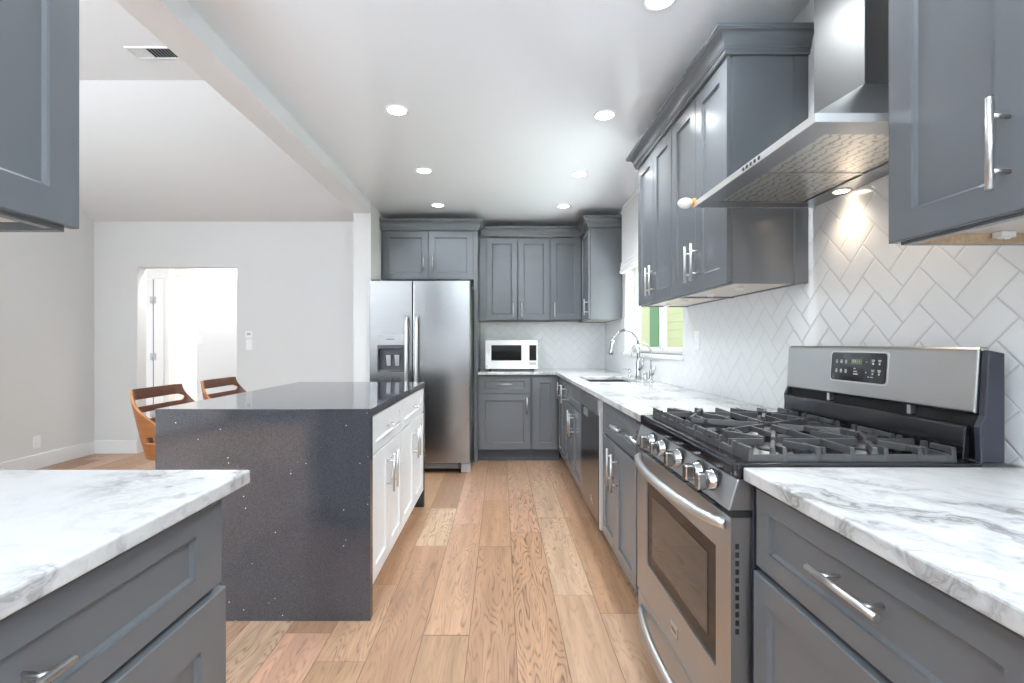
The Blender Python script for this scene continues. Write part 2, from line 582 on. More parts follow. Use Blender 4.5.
def tag(o, label=None, cat=None, group=None, kind=None):
    if label: o['label'] = label
    if cat: o['category'] = cat
    if group: o['group'] = group
    if kind: o['kind'] = kind
    return o


def thing(name, loc, label, cat, group=None):
    o = bpy.data.objects.new(name, None)
    o.empty_display_size = 0.1
    COL.objects.link(o)
    o.location = loc
    ORG[o.name] = Vector(loc)
    return tag(o, label, cat, group)


def struct(name, mb, mat, bevel=0.0, parent=None):
    o = mb.build(name, mat, parent, bevel)
    if parent is None:
        o['kind'] = 'structure'
    return o


def bar_handle(parent, face, plane, u, z, length, vertical=True, r=0.006, off=0.034, mat='nickel', name='handle'):
    """bar pull: bar standing off the door face on two posts."""
    mb = MB()
    def P(uu, d, zz):
        if face == '-x': return (plane + d, uu, zz)
        if face == '+x': return (plane - d, uu, zz)
        return (uu, plane + d, zz)
    h = length / 2
    k = length * 0.30
    if vertical:
        mb.tube([P(u, -off, z - h), P(u, -off, z + h)], r)
        for s in (-k, k):
            mb.tube([P(u, -off, z + s), P(u, 0.0005, z + s)], r * 0.72)
    else:
        mb.tube([P(u - h, -off, z), P(u + h, -off, z)], r)
        for s in (-k, k):
            mb.tube([P(u + s, -off, z), P(u + s, 0.0005, z)], r * 0.72)
    return mb.build(name, mat, parent)


def door(parent, face, plane, u0, u1, z0, z1, handle=None, mat='grey_lacquer', name='door', g=0.0015, stile=0.062, rail=None, hl=0.16, t=0.02):
    d = MB().shaker(face, plane, u0 + g, u1 - g, z0 + g, z1 - g, stile=stile, rail=rail, t=t).build(name, mat, parent)
    if handle:
        hu, hz, vert = handle
        bar_handle(d, face, plane, hu, hz, hl, vert)
    return d


# ------------------------------------------------------------------ setting
CEIL = 2.515
XW = 1.185           # finished (tile) face of the right wall
YB = 5.46            # back wall
CT = 0.914           # counter height
struct('floor', MB().box(-6.2, 1.4, -3.3, 9.2, -0.06, 0), 'oak_planks')
# right wall with the window opening
WY0, WY1, WZ0, WZ1 = 3.125, 4.587, 1.118, 1.93
mb = MB()
x0, x1 = XW + 0.008, XW + 0.15
mb.box(x0, x1, -3.3, WY0, 0, CEIL); mb.box(x0, x1, WY1, YB + 0.12, 0, CEIL)
mb.box(x0, x1, WY0, WY1, 0, WZ0); mb.box(x0, x1, WY0, WY1, WZ1, CEIL)
struct('wall_right', mb, 'wall_paint')
struct('wall_back', MB().box(-1.37, XW + 0.008, YB + 0.006, YB + 0.12, 0, CEIL), 'wall_paint')
# tiled backsplashes
mb = MB()
mb.box(XW, XW + 0.008, -0.8, WY0, CT, 1.44)
mb.box(XW, XW + 0.008, WY0, WY1, CT, WZ0 - 0.03)
mb.box(XW, XW + 0.008, WY1, YB + 0.006, CT, 1.46)
mb.box(XW, XW + 0.008, 1.075, 1.85, 1.44, CEIL)
struct('backsplash_right', mb, 'tile_along_y')['kind'] = 'structure'
struct('backsplash_back', MB().box(-0.232, XW, YB, YB + 0.006, CT, 1.46), 'tile_along_x')
# kitchen ceiling
struct('ceiling', MB().box(-1.21, XW + 0.15, -3.3, YB + 0.12, CEIL, CEIL + 0.08), 'ceiling_paint')
# header between kitchen and living room, and the wall end it rests on
struct('wall_header', MB().box(-1.37, -1.21, -3.3, 4.46, 2.41, 3.5), 'header_paint', 0.003)
struct('wall_divider', MB().box(-1.37, -1.21, 4.461, YB + 0.12, 0, 3.5), 'wall_paint')
# living room
YF = 5.24
DX0, DX1, DZ = -3.968, -2.884, 2.038
mb = MB()
mb.box(-4.6, DX0, YF, YF + 0.13, 0, 2.55); mb.box(DX1, -1.37, YF, YF + 0.13, 0, 2.55); mb.box(DX0, DX1, YF, YF + 0.13, DZ, 2.55)
struct('wall_far', mb, 'wall_paint')
struct('wall_left', MB().box(-4.6, -4.44, -3.3, YF, 0, 3.5), 'wall_paint')
YT = 3.87
mb = MB()
mb.hexa([(-4.6, YT, 3.32), (-1.37, YT, 3.32), (-1.37, YF + 0.13, 2.53 - 0.075), (-4.6, YF + 0.13, 2.53 - 0.075),
         (-4.6, YT, 3.42), (-1.37, YT, 3.42), (-1.37, YF + 0.13, 2.64), (-4.6, YF + 0.13, 2.64)])
struct('ceiling_slope', mb, 'wall_paint')
struct('ceiling_living', MB().box(-4.6, -1.37, -3.3, YT, 3.32, 3.42), 'living_ceiling_paint')
BB = 0.14
struct('baseboard_left', MB().box(-4.44, -4.424, -3.2, YF, 0, BB), 'trim_paint', 0.003)
struct('baseboard_far', MB().box(-4.424, DX0, YF - 0.016, YF, 0, BB), 'trim_paint', 0.003)
struct('baseboard_far_right', MB().box(DX1, -1.37, YF - 0.016, YF, 0, BB), 'trim_paint', 0.003)
# hall beyond the doorway
struct('wall_hall', MB().box(-3.74, -1.9, 5.9, 6.02, 0, 2.45), 'trim_paint')
struct('wall_hall_left', MB().box(-5.9, -5.02, 6.3, 6.42, 0, 2.45).box(-5.02, -4.42, 6.3, 6.42, 2.06, 2.45).box(-4.42, -4.36, 6.3, 6.42, 0, 2.45), 'trim_paint')
struct('wall_hall_end', MB().box(-6.2, -1.9, 8.9, 9.0, 0, 2.45), 'trim_paint')
struct('wall_hall_side', MB().box(-6.2, -6.1, YF + 0.13, 8.9, 0, 2.45), 'trim_paint')
struct('wall_hall_right', MB().box(-2.0, -1.9, YF + 0.13, 8.9, 0, 2.45), 'trim_paint')
struct('ceiling_hall', MB().box(-6.2, -1.9, YF + 0.13, 9.0, 2.45, 2.5), 'trim_paint')
dr = MB().box(-5.0, -4.558, 6.31, 6.35, 0.01, 2.045).build('door_1', 'trim_paint', None, 0.002)
dr['kind'] = 'structure'
MB().box(-4.548, -4.42, 6.285, 6.345, 0, 2.05).build('door_frame', 'trim_paint', dr, 0.003)
MB().box(-4.572, -4.5485, 6.304, 6.3095, 0.01, 2.045).build('gap_shade', 'plastic_dark', dr)  # dark strip before the door, stands in for shade in the gap
for z in (1.77, 1.03, 0.28):
    MB().box(-4.592, -4.515, 6.278, 6.284, z - 0.045, z + 0.045).tube([(-4.553, 6.275, z - 0.05), (-4.553, 6.275, z + 0.05)], 0.008).build('hinge', 'plastic_grey', dr)
# rear wall with its two wide openings
mb = MB()
for a, c in ((-4.6, -4.2), (-1.7, -1.1), (1.0, 1.34)):  # piers
    mb.box(a, c, -3.3, -3.18, 0, 2.5)
mb.box(-4.6, 1.34, -3.3, -3.18, 2.45, 3.5)
struct('wall_rear', mb, 'wall_paint')
struct('wall_rear_low', MB().box(-4.2, -1.7, -3.3, -3.18, 0, 1.02).box(-1.1, 1.0, -3.3, -3.18, 0, 1.02), 'grey_lacquer')  # unseen low walls, added to shape the fridge reflection and screen the outdoor lamp
# stub wall behind the left-hand cabinets
struct('wall_stub', MB().box(-1.31, -1.19, -1.2, 0.93, 0, 2.45), 'wall_paint')

# window over the sink
wn = MB().box(XW + 0.002, XW + 0.13, WY0 - 0.01, WY1 + 0.01, WZ0 - 0.03, WZ0)
wn.box(XW - 0.012, XW + 0.002, WY0 - 0.025, WY1 + 0.025, WZ0 - 0.03, WZ0)
win = wn.build('window_1', 'trim_paint', None, 0.002)
win['kind'] = 'structure'
mb = MB()
xf0, xf1 = XW + 0.095, XW + 0.14
for (a, c, d, e) in ((WY0, WY0 + 0.028, WZ0, WZ1), (WY1 - 0.028, WY1, WZ0, WZ1), (WY0, WY1, WZ0, WZ0 + 0.03), (WY0, WY1, WZ1 - 0.03, WZ1)):
    mb.box(xf0, xf1, a, c, d, e)
mb.build('window_frame', 'trim_paint', win, 0.002)
MB().box(xf0 + 0.004, xf1, 3.84, 3.90, WZ0 + 0.03, WZ1 - 0.03).build('mullion', 'trim_paint', win, 0.002)
for a, c in ((WY0 + 0.028, 3.84), (3.90, WY1 - 0.028)):
    mb = MB()
    for (p, q, r_, s) in ((a, a + 0.010, WZ0 + 0.03, WZ1 - 0.03), (c - 0.010, c, WZ0 + 0.03, WZ1 - 0.03), (a, c, WZ0 + 0.03, WZ0 + 0.05), (a, c, WZ1 - 0.05, WZ1 - 0.03)):
        mb.box(xf0 + 0.012, xf1 - 0.005, p, q, r_, s)
    sash = mb.build('sash', 'trim_paint', win, 0.001)
    MB().box(xf0 + 0.024, xf0 + 0.028, a + 0.008, c - 0.008, WZ0 + 0.048, WZ1 - 0.048).build('pane', 'clear_glass', sash)

# outside
struct('ground', MB().box(1.36, 12, -6, 16, -0.12, -0.05), 'grass')
fr = thing('garden_fence', (2.75, 4.2, -0.05), 'green board fence standing in the garden outside the window over the sink', 'fence')
mb = MB()
for k in range(17):
    z = 0.0 + k * 0.1285
    mb.box(2.75, 2.775, 0.4, 12.5, z, z + 0.1285)
mb.build('boards', 'fence_paint', fr, 0.006)
for y in (2.7, 5.3, 8.13, 10.6):
    MB().box(2.66, 2.75, y, y + 0.46 if y > 8 and y < 9 else y + 0.1, -0.05, 2.25).build('post', 'dark_green_post', fr, 0.004)

# ------------------------------------------------------------------ countertops
G_CT = None
ct = MB().box(0.550, XW, -0.80, 1.092, CT - 0.03, CT).build('countertop', 'white_marble', None, 0.004)
tag(ct, 'white grey-veined marble countertop in the right foreground, ending at the range', 'countertop')
ct = MB().box(-1.19, -0.5587, -0.80, 1.072, CT - 0.03, CT).build('countertop', 'white_marble', None, 0.004)
tag(ct, 'white marble countertop in the left foreground, with an overhanging corner', 'countertop')
# L-shaped counter with the sink cut-out, one mesh made of a 2-D grid of cells
SX0, SX1, SY0, SY1 = 0.662, 1.05, 3.555, 4.15
xs = [-0.232, 0.550, SX0, SX1, XW]
ys = [1.862, SY0, SY1, 4.82, YB]
mb = MB()
cells = {(i, j) for i in range(4) for j in range(4) if not (i == 0 and j < 3) and not (i == 2 and j == 1)}
vt = {}
def gv_(i, j, top):
    if (i, j, top) not in vt:
        vt[(i, j, top)] = mb.bm.verts.new((xs[i], ys[j], CT if top else CT - 0.03))
    return vt[(i, j, top)]
for (i, j) in cells:
    mb.quad([gv_(i, j, 1), gv_(i + 1, j, 1), gv_(i + 1, j + 1, 1), gv_(i, j + 1, 1)])
    mb.quad([gv_(i, j + 1, 0), gv_(i + 1, j + 1, 0), gv_(i + 1, j, 0), gv_(i, j, 0)])
    for (di, dj, a, c) in ((-1, 0, (i, j), (i, j + 1)), (1, 0, (i + 1, j + 1), (i + 1, j)), (0, -1, (i + 1, j), (i, j)), (0, 1, (i, j + 1), (i + 1, j + 1))):
        if (i + di, j + dj) not in cells:
            mb.quad([gv_(*a, 0), gv_(*c, 0), gv_(*c, 1), gv_(*a, 1)])
ct = mb.build('countertop', 'white_marble', None, 0.004)
tag(ct, 'L-shaped white marble countertop holding the sink and the microwave', 'countertop')

# ------------------------------------------------------------------ base cabinets
FX = 0.576          # front plane of the door faces on the right run
TK = 0.115
DB, DT = 0.127, 0.689     # door bottom / top
RB, RT = 0.697, 0.868     # drawer bottom / top


def carcass(root, face, plane, u0, u1, depth, mat='grey_lacquer', z1=CT - 0.031, toe=True):
    MB().fbox(face, plane, u0 + 0.0005, u1 - 0.0005, 0.0205, depth, TK, z1).build('carcass', mat, root, 0.001)
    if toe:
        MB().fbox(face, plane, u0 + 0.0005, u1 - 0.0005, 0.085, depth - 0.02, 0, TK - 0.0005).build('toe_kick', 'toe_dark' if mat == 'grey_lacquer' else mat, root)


# near right cabinet: drawers
t = thing('base_cabinet', (0.85, 0.79, 0), 'grey base cabinet in the right foreground, drawer over drawer, beside the range', 'cabinet')
carcass(t, '-x', FX, 0.495, 1.086, XW - FX)
door(t, '-x', FX, 0.497, 1.086, RB - 0.004, RT + 0.003, (0.772, 0.798, False), name='drawer', stile=0.052, rail=0.045)
door(t, '-x', FX - 0.006, 0.497, 1.086, 0.41, RB - 0.012, (0.772, 0.56, False), name='drawer', stile=0.052, t=0.026)
door(t, '-x', FX, 0.497, 1.086, DB, 0.402, (0.772, 0.27, False), name='drawer', stile=0.052)
t = thing('base_cabinet', (0.85, 0.2, 0), 'grey base cabinet at the right picture edge, nearest the viewer under the marble counter', 'cabinet')
carcass(t, '-x', FX, -0.10, 0.494, XW - FX)
door(t, '-x', FX, -0.10, 0.494, RB - 0.004, RT + 0.003, (0.2, 0.798, False), name='drawer', stile=0.052, rail=0.045)
door(t, '-x', FX, -0.10, 0.494, DB, DT, None)
# near left cabinet
LX = -0.585
t = thing('base_cabinet', (-0.87, 0.54, 0), 'grey base cabinet in the left foreground under the overhanging marble counter', 'cabinet')
carcass(t, '+x', LX, 0.08, 1.008, 0.604)
door(t, '+x', LX, 0.08, 1.008, RB - 0.002, RT + 0.003, (0.54, 0.788, False), name='drawer', stile=0.085, rail=0.045)
door(t, '+x', LX + 0.007, 0.08, 1.012, 0.41, RB - 0.010, (0.54, 0.56, False), name='drawer', stile=0.085, t=0.027)
door(t, '+x', LX, 0.08, 1.008, DB, 0.402, (0.54, 0.27, False), name='drawer', stile=0.085)

# right run beyond the range
t = thing('base_cabinet', (0.87, 2.4, 0), 'grey base cabinet with one drawer and a pair of doors, between range and dishwasher', 'cabinet')
carcass(t, '-x', FX, 2.03, 2.74, XW - FX)
door(t, '-x', FX, 2.05, 2.72, RB, RT, (2.30, 0.79, False), name='drawer', stile=0.075, rail=0.045)
door(t, '-x', FX, 2.41, 2.72, DB, DT, (2.455, 0.565, True), hl=0.19)
door(t, '-x', FX, 2.05, 2.41, DB, DT, (2.365, 0.555, True), hl=0.19)
t = thing('base_cabinet', (0.87, 1.95, 0), 'narrow grey base cabinet squeezed against the far side of the range', 'cabinet')
carcass(t, '-x', FX, 1.868, 2.029, XW - FX)
door(t, '-x', FX - 0.012, 1.872, 2.027, RB, RT, (1.955, 0.805, False), name='drawer', stile=0.03, t=0.03)
door(t, '-x', FX, 1.872, 2.027, DB, DT, None, stile=0.04)
# dishwasher
t = thing('dishwasher', (0.87, 3.115, 0), 'stainless and dark dishwasher between two grey cabinets', 'dishwasher')
MB().fbox('-x', FX, 2.775, 3.44, 0.04, 0.58, 0.1, 0.86).build('body', 'plastic_dark', t)
MB().fbox('-x', FX, 2.81, 3.42, -0.010, 0.04, 0.775, 0.868).build('control_strip', 'steel_brushed_y', t, 0.003)
dd = MB().fbox('-x', FX, 2.81, 3.42, -0.006, 0.04, 0.125, 0.772).build('door', 'steel_dark', t, 0.004)
MB().fbox('-x', FX, 3.16, 3.28, -0.012, -0.0062, 0.715, 0.768).build('pocket_handle', 'nickel', dd, 0.004)
MB().fbox('-x', FX, 2.99, 3.06, -0.0075, -0.0062, 0.20, 0.235).build('badge', 'nickel', dd, 0.001)
MB().fbox('-x', FX, 2.775, 2.808, -0.002, 0.04, 0.115, 0.868).build('side_trim', 'plastic_grey', t, 0.002)
MB().fbox('-x', FX, 2.81, 3.42, 0.07, 0.1, 0.0, 0.12).build('toe_kick', 'black_matte', t)
# sink cabinet
t = thing('base_cabinet', (0.87, 3.87, 0), 'grey sink base cabinet with a false drawer front, under the sink', 'cabinet')
MB().fbox('-x', FX, 3.4455, 4.289, 0.0205, XW - FX, TK, 0.63).fbox('-x', FX, 3.4455, 3.52, 0.0205, XW - FX, 0.63, CT - 0.031).fbox('-x', FX, 4.20, 4.289, 0.0205, XW - FX, 0.63, CT - 0.031).fbox('-x', FX, 3.52, 4.20, 0.0205, 0.05, 0.63, CT - 0.031).build('carcass', 'grey_lacquer', t)
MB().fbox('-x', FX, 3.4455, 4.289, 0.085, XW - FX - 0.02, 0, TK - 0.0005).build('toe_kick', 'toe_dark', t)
door(t, '-x', FX, 3.45, 4.285, RB, RT, None, name='false_front', stile=0.075, rail=0.045)
door(t, '-x', FX, 3.867, 4.285, DB, DT, (3.915, 0.56, True), hl=0.19)
door(t, '-x', FX, 3.45, 3.867, DB, DT, (3.82, 0.55, True), hl=0.19)
# blind corner cabinet
t = thing('base_cabinet', (0.87, 4.85, 0), 'grey corner base cabinet with two narrow tall doors beyond the sink', 'cabinet')
carcass(t, '-x', FX, 4.29, YB - 0.02, XW - FX)
door(t, '-x', FX, 4.56, 4.838, DB, RT, (4.60, 0.75, True), stile=0.05)
door(t, '-x', FX, 4.29, 4.56, DB, RT, (4.33, 0.74, True), stile=0.05)
# back run
FY = 4.85
t = thing('base_cabinet', (0.04, 5.15, 0), 'grey base cabinet with a drawer over one door, under the microwave', 'cabinet')
carcass(t, '-y', FY, -0.234, 0.305, YB - FY)
door(t, '-y', FY, -0.23, 0.298, RB, RT, (0.035, 0.79, False), name='drawer', stile=0.058, rail=0.045)
door(t, '-y', FY, -0.23, 0.298, DB, DT, (0.262, 0.575, True), stile=0.066)
t = thing('base_cabinet', (0.44, 5.15, 0), 'narrow grey base cabinet with one full-height door in the back corner', 'cabinet')
carcass(t, '-y', FY, 0.306, FX + 0.0195, YB - FY)
door(t, '-y', FY, 0.32, FX - 0.004, DB, RT, None, stile=0.066)

# ------------------------------------------------------------------ crown moulding sweep
def crown(path, z0, label, top=0.105, out=0.062):
    k0 = top / 0.105
    prof = [(0.0, 0.0), (0.012, 0.0), (0.014, 0.006), (0.014, 0.018), (0.019, 0.022), (0.019, 0.030)]
    for k in range(9):
        a = k / 8 * PI / 2
        prof.append((0.022 + (out - 0.030) * (1 - math.cos(a)), 0.032 + 0.05 * math.sin(a)))
    prof += [(out - 0.004, 0.084), (out - 0.004, 0.088), (out, 0.090), (out, 0.105), (0.0, 0.105)]
    prof = [(o_, h_ * k0) for o_, h_ in prof]
    mb = MB()
    rings = []
    n = len(path)
    for i in range(n):
        p = Vector((*path[i], 0))
        ns = []
        if i > 0:
            d = (Vector(path[i]) - Vector(path[i - 1])).normalized(); ns.append(Vector((-d.y, d.x, 0)))
        if i < n - 1:
            d = (Vector(path[i + 1]) - Vector(path[i])).normalized(); ns.append(Vector((-d.y, d.x, 0)))
        mit = ns[0] if len(ns) == 1 else (ns[0] + ns[1]) / (1 + ns[0].dot(ns[1]))
        rings.append([mb.bm.verts.new(p + mit * o + Vector((0, 0, z0 + h))) for o, h in prof])
    for a, c in zip(rings, rings[1:]):
        for k in range(len(prof)):
            mb.quad([a[k], a[(k + 1) % len(prof)], c[(k + 1) % len(prof)], c[k]])
    mb.quad(rings[0][::-1]); mb.quad(rings[-1])
    return tag(mb.build('crown_moulding', 'grey_lacquer'), label, 'moulding')


# ------------------------------------------------------------------ wall cabinets
UB, UT = 1.436, 2.30


def upper_box(root, x0, x1, y0, y1, z0, z1, face, rec=0.006):
    """cabinet box with a recessed pale underside"""
    mb = MB()
    t = 0.018
    mb.box(x0, x1, y0, y0 + t, z0, z1); mb.box(x0, x1, y1 - t, y1, z0, z1)
    if face == 'x':      # front/back along x
        mb.box(x0, x0 + t, y0 + t, y1 - t, z0, z1); mb.box(x1 - t, x1, y0 + t, y1 - t, z0 + 0.002, z1)
    else:
        mb.box(x0 + t, x1 - t, y0, y0 + t, z0, z1); mb.box(x0, x0 + t, y0 + t, y1, z0, z1); mb.box(x1 - t, x1, y0 + t, y1, z0, z1)
    mb.box(x0 + t, x1 - t, y0 + t, y1 - t, z1 - t, z1)
    mb.build('carcass', 'grey_lacquer', root)
    MB().box(x0 + t, x1 - t, y0 + t, y1 - t, z0 + rec, z0 + rec + 0.01).build('bottom_panel', 'cabinet_underside', root)


def clip(root, x, y, z):
    MB().box(x - 0.016, x + 0.016, y - 0.010, y + 0.010, z - 0.012, z).lathe([(0.005, 0), (0.005, 0.003)], (x - 0.007, y, z - 0.012), '-z', 10).lathe([(0.005, 0), (0.005, 0.003)], (x + 0.007, y, z - 0.012), '-z', 10).build('mounting_clip', 'plastic_white', root, 0.001)


UX = 0.872   # door face plane of right uppers
G = None
# near right
t = thing('wall_cabinet', (1.03, 0.8, UB - 0.02), 'grey wall cabinet in the top right foreground with a vertical bar handle', 'cabinet')
upper_box(t, UX + 0.021, XW, 0.50, 1.072, 1.414, 2.38, 'x', 0.022)
MB().box(XW - 0.024, XW - 0.0185, 0.55, 1.05, 1.4145, 1.434).build('back_rail', 'pale_plywood', t)
MB().box(UX + 0.040, XW - 0.025, 1.049, 1.0535, 1.4143, 1.4355).build('side_rail', 'pale_plywood', t)
clip(t, 1.085, 1.035, 1.4355)
door(t, '-x', UX, 0.786, 1.083, 1.418, 2.38, (0.8235, 1.538, True), hl=0.158, stile=0.060)
door(t, '-x', UX, 0.50, 0.786, 1.418, 2.38, (0.54, 1.538, True), hl=0.165, stile=0.058)
# right far pair
for (a, c, lab) in ((1.853, 2.4525, 'grey two-door wall cabinet on the right wall, directly beyond the range hood'), (2.4525, 3.055, 'grey two-door wall cabinet on the right wall, nearer the window')):
    t = thing('wall_cabinet', (1.03, (a + c) / 2, UB), lab, 'cabinet')
    upper_box(t, UX + 0.021, XW, a + 0.0004, c - 0.0004, UB - 0.008, UT + 0.012, 'x')
    clip(t, 1.0, a + 0.16, UB - 0.0025); clip(t, 1.0, c - 0.16, UB - 0.0025)
    mid = (a + c) / 2
    door(t, '-x', UX, mid, c - 0.001, UB - 0.004, UT + 0.004, (mid + 0.035, 1.555, True), hl=0.165)
    door(t, '-x', UX, a + 0.002, mid, UB - 0.004, UT + 0.004, (mid - 0.035, 1.555, True), hl=0.165)
    if a < 2:
        mb = MB()
        mb.box(XW - 0.055, XW - 0.001, a - 0.004, a + 0.0003, UB - 0.008, UT + 0.005)
        mb.build('scribe_strip', 'grey_lacquer', t, 0.001)
crown([(XW, 1.853), (UX, 1.853), (UX, 3.055), (XW, 3.055)], UT + 0.006, 'grey crown moulding along the top of the right wall cabinets beside the hood', 0.088)
# left near
t = thing('wall_cabinet', (-1.03, 0.6, 1.43), 'grey wall cabinet cut off by the top left corner of the picture', 'cabinet')
upper_box(t, -1.19, -0.891, 0.05, 0.979, 1.422, 2.38, 'x', 0.016)
door(t, '+x', -0.87, 0.52, 0.9935, 1.430, 2.38, None, stile=0.066)
door(t, '+x', -0.87, 0.05, 0.52, 1.430, 2.38, None, stile=0.066)
# corner upper on the right wall
t = thing('wall_cabinet', (1.02, 4.95, UB), 'grey wall cabinet in the back corner, side panel facing the viewer, beside the window', 'cabinet')
upper_box(t, 0.878, XW, 4.70, YB, UB, UT + 0.032, 'x')
door(t, '-x', 0.857, 4.703, 5.125, UB + 0.004, UT + 0.03, (4.75, 1.56, True), stile=0.05)
# back uppers
UY = 5.13
t = thing('wall_cabinet', (0.18, 5.3, UB), 'grey two-door wall cabinet on the back wall above the microwave', 'cabinet')
upper_box(t, -0.232, 0.524, UY + 0.021, YB, UB + 0.008, UT + 0.034, 'y')
MB().box(-0.232, -0.16, UY + 0.006, UY + 0.0205, UB + 0.008, UT + 0.034).build('filler', 'grey_lacquer', t)
door(t, '-y', UY, -0.159, 0.176, UB + 0.012, UT + 0.03, (0.130, 1.56, True))
door(t, '-y', UY, 0.181, 0.518, UB + 0.012, UT + 0.03, (0.222, 1.56, True))
t = thing('wall_cabinet', (0.7, 5.3, UB), 'grey single-door wall cabinet on the back wall, next to the corner cabinet', 'cabinet')
upper_box(t, 0.5245, 0.8775, UY + 0.021, YB, UB + 0.008, UT + 0.034, 'y')
door(t, '-y', UY, 0.53, 0.855, UB + 0.012, UT + 0.03, (0.570, 1.56, True))
# over-fridge cabinet with its tall side panel
t = thing('fridge_cabinet', (-0.72, 5.15, 0), 'grey cabinet over the refrigerator with a tall side panel', 'cabinet')
MB().box(-1.209, -0.276, 4.851, YB, 1.84, UT + 0.04).build('carcass', 'grey_lacquer', t, 0.001)
MB().box(-0.275, -0.2345, 4.83, YB, 0, UT + 0.04).build('side_panel', 'grey_lacquer', t, 0.002)
door(t, '-y', 4.83, -1.19, -0.735, 1.845, UT + 0.03, (-0.778, 2.005, True), hl=0.15)
door(t, '-y', 4.83, -0.73, -0.279, 1.845, UT + 0.03, (-0.685, 2.005, True), hl=0.15)
crown([(XW, 4.70), (0.857, 4.70), (0.857, UY), (-0.2335, UY), (-0.2335, 4.8285), (-1.209, 4.8285)], UT + 0.036, 'grey crown moulding running over the back wall cabinets and the refrigerator cabinet')

# ------------------------------------------------------------------ range
RY0, RY1 = 1.096, 1.859
RC = (RY0 + RY1) / 2
t = thing('gas_range', (0.82, RC, 0), 'stainless steel gas range with black cast-iron grates, under the hood', 'range')
MB().box(0.575, 1.150, RY0, RY1, 0.03, 0.882).build('body', 'range_side_black', t, 0.002)
# cooktop tray: black enamel with raised rim
mb = MB()
mb.prism([(0.540, 0.884), (0.540, 0.912), (0.548, 0.921), (0.575, 0.921), (0.590, 0.908), (1.06, 0.908), (1.075, 0.921), (1.10, 0.921), (1.10, 0.884)], 'y', RY0 + 0.022, RY1 - 0.022)
mb.box(0.540, 1.10, RY0, RY0 + 0.022, 0.884, 0.921)
mb.box(0.540, 1.10, RY1 - 0.022, RY1, 0.884, 0.921)
mb.build('cooktop', 'black_enamel', t, 0.003)
# sloped stainless control panel
mb = MB()
mb.prism([(0.541, 0.8838), (0.520, 0.812), (0.60, 0.812), (0.60, 0.8838)], 'y', RY0 + 0.002, RY1 - 0.002)
cp = mb.build('control_panel', 'steel_brushed_y', t, 0.003)
for k in range(7):
    y = RY0 + 0.11 + k * 0.092
    MB().box(0.516, 0.53, y - 0.036, y + 0.036, 0.803, 0.809).build('vent_slot', 'black_matte', t)
MB().box(0.53, 0.60, RY0 + 0.004, RY1 - 0.004, 0.796, 0.812).build('vent_gap', 'black_matte', t)
# knobs
for y in (1.20, 1.281, 1.43, 1.569, 1.678):
    kb = MB().lathe([(0.027, -0.006), (0.027, 0.005), (0.0245, 0.008), (0.0235, 0.016), (0.021, 0.019), (0, 0.019)], (0.530, y, 0.853), '-x', 28).build('knob', 'chrome', t)
    MB().box(0.487, 0.513, y - 0.0115, y + 0.0115, 0.853 - 0.0215, 0.853 + 0.0215).build('grip', 'knob_steel', kb, 0.005)
    MB().lathe([(0.031, -0.003), (0.031, 0.0025)], (0.5315, y, 0.853), '-x', 28).build('bezel', 'black_matte', kb)
# oven door
D0 = 0.527
dz0, dz1 = 0.262, 0.795
mb = MB()
wy0, wy1, wz0, wz1 = 1.178, 1.735, 0.402, 0.700
mb.box(D0, 0.574, RY0 + 0.004, wy0, dz0, dz1); mb.box(D0, 0.574, wy1, RY1 - 0.004, dz0, dz1)
mb.box(D0, 0.574, wy0, wy1, dz0, wz0); mb.box(D0, 0.574, wy0, wy1, wz1, dz1)
od = mb.build('oven_door', 'steel_brushed_y', t, 0.0)
od_w = MB().box(D0 + 0.004, 0.56, wy0, wy1, wz0, wz1).build('window_surround', 'dark_glass', od)
MB().box(D0 + 0.0025, D0 + 0.0039, wy0 + 0.055, wy1 - 0.055, wz0 + 0.045, wz1 - 0.04).build('window_glass', 'oven_glass', od)
mb = MB()
pts = []
for k in range(25):
    s = k / 24
    y = RY0 + 0.035 + s * (RY1 - RY0 - 0.07)
    bow = math.sin(s * PI) ** 0.55
    pts.append((D0 + 0.004 - 0.056 * bow, y, 0.770))
mb.tube(pts, 0.0135, 14)
mb.build('handle', 'nickel', od)
mb = MB().fbox('-x', D0, 1.430, 1.480, -0.004, -0.0002, 0.312, 0.345)
bd = mb.build('badge', 'nickel', od, 0.0015)
mb = MB()
for y in (1.438, 1.446, 1.454, 1.462, 1.470):
    mb.fbox('-x', D0, y - 0.002, y + 0.002, -0.0046, -0.0039, 0.322, 0.334)
mb.build('badge_mark', 'plastic_dark', bd)
for k in range(11):
    z = 0.73 - k * 0.0195
    MB().box(0.537, 0.545, RY0 + 0.0025, RY0 + 0.0045, z - 0.006, z + 0.006).build('side_vent', 'black_matte', od)
# storage drawer
dw = MB().box(0.530, 0.574, RY0 + 0.004, RY1 - 0.004, 0.062, 0.252).build('storage_drawer', 'steel_brushed_y', t, 0.003)
mb = MB()
pts = []
for k in range(25):
    s = k / 24
    bow = math.sin(s * PI) ** 0.55
    pts.append((0.532 - 0.040 * bow, RY0 + 0.05 + s * (RY1 - RY0 - 0.1), 0.205))
mb.tube(pts, 0.011, 12)
mb.build('handle', 'nickel', dw)
MB().box(0.60, 1.1, RY0 + 0.02, RY1 - 0.02, 0.0, 0.06).build('base', 'black_matte', t)
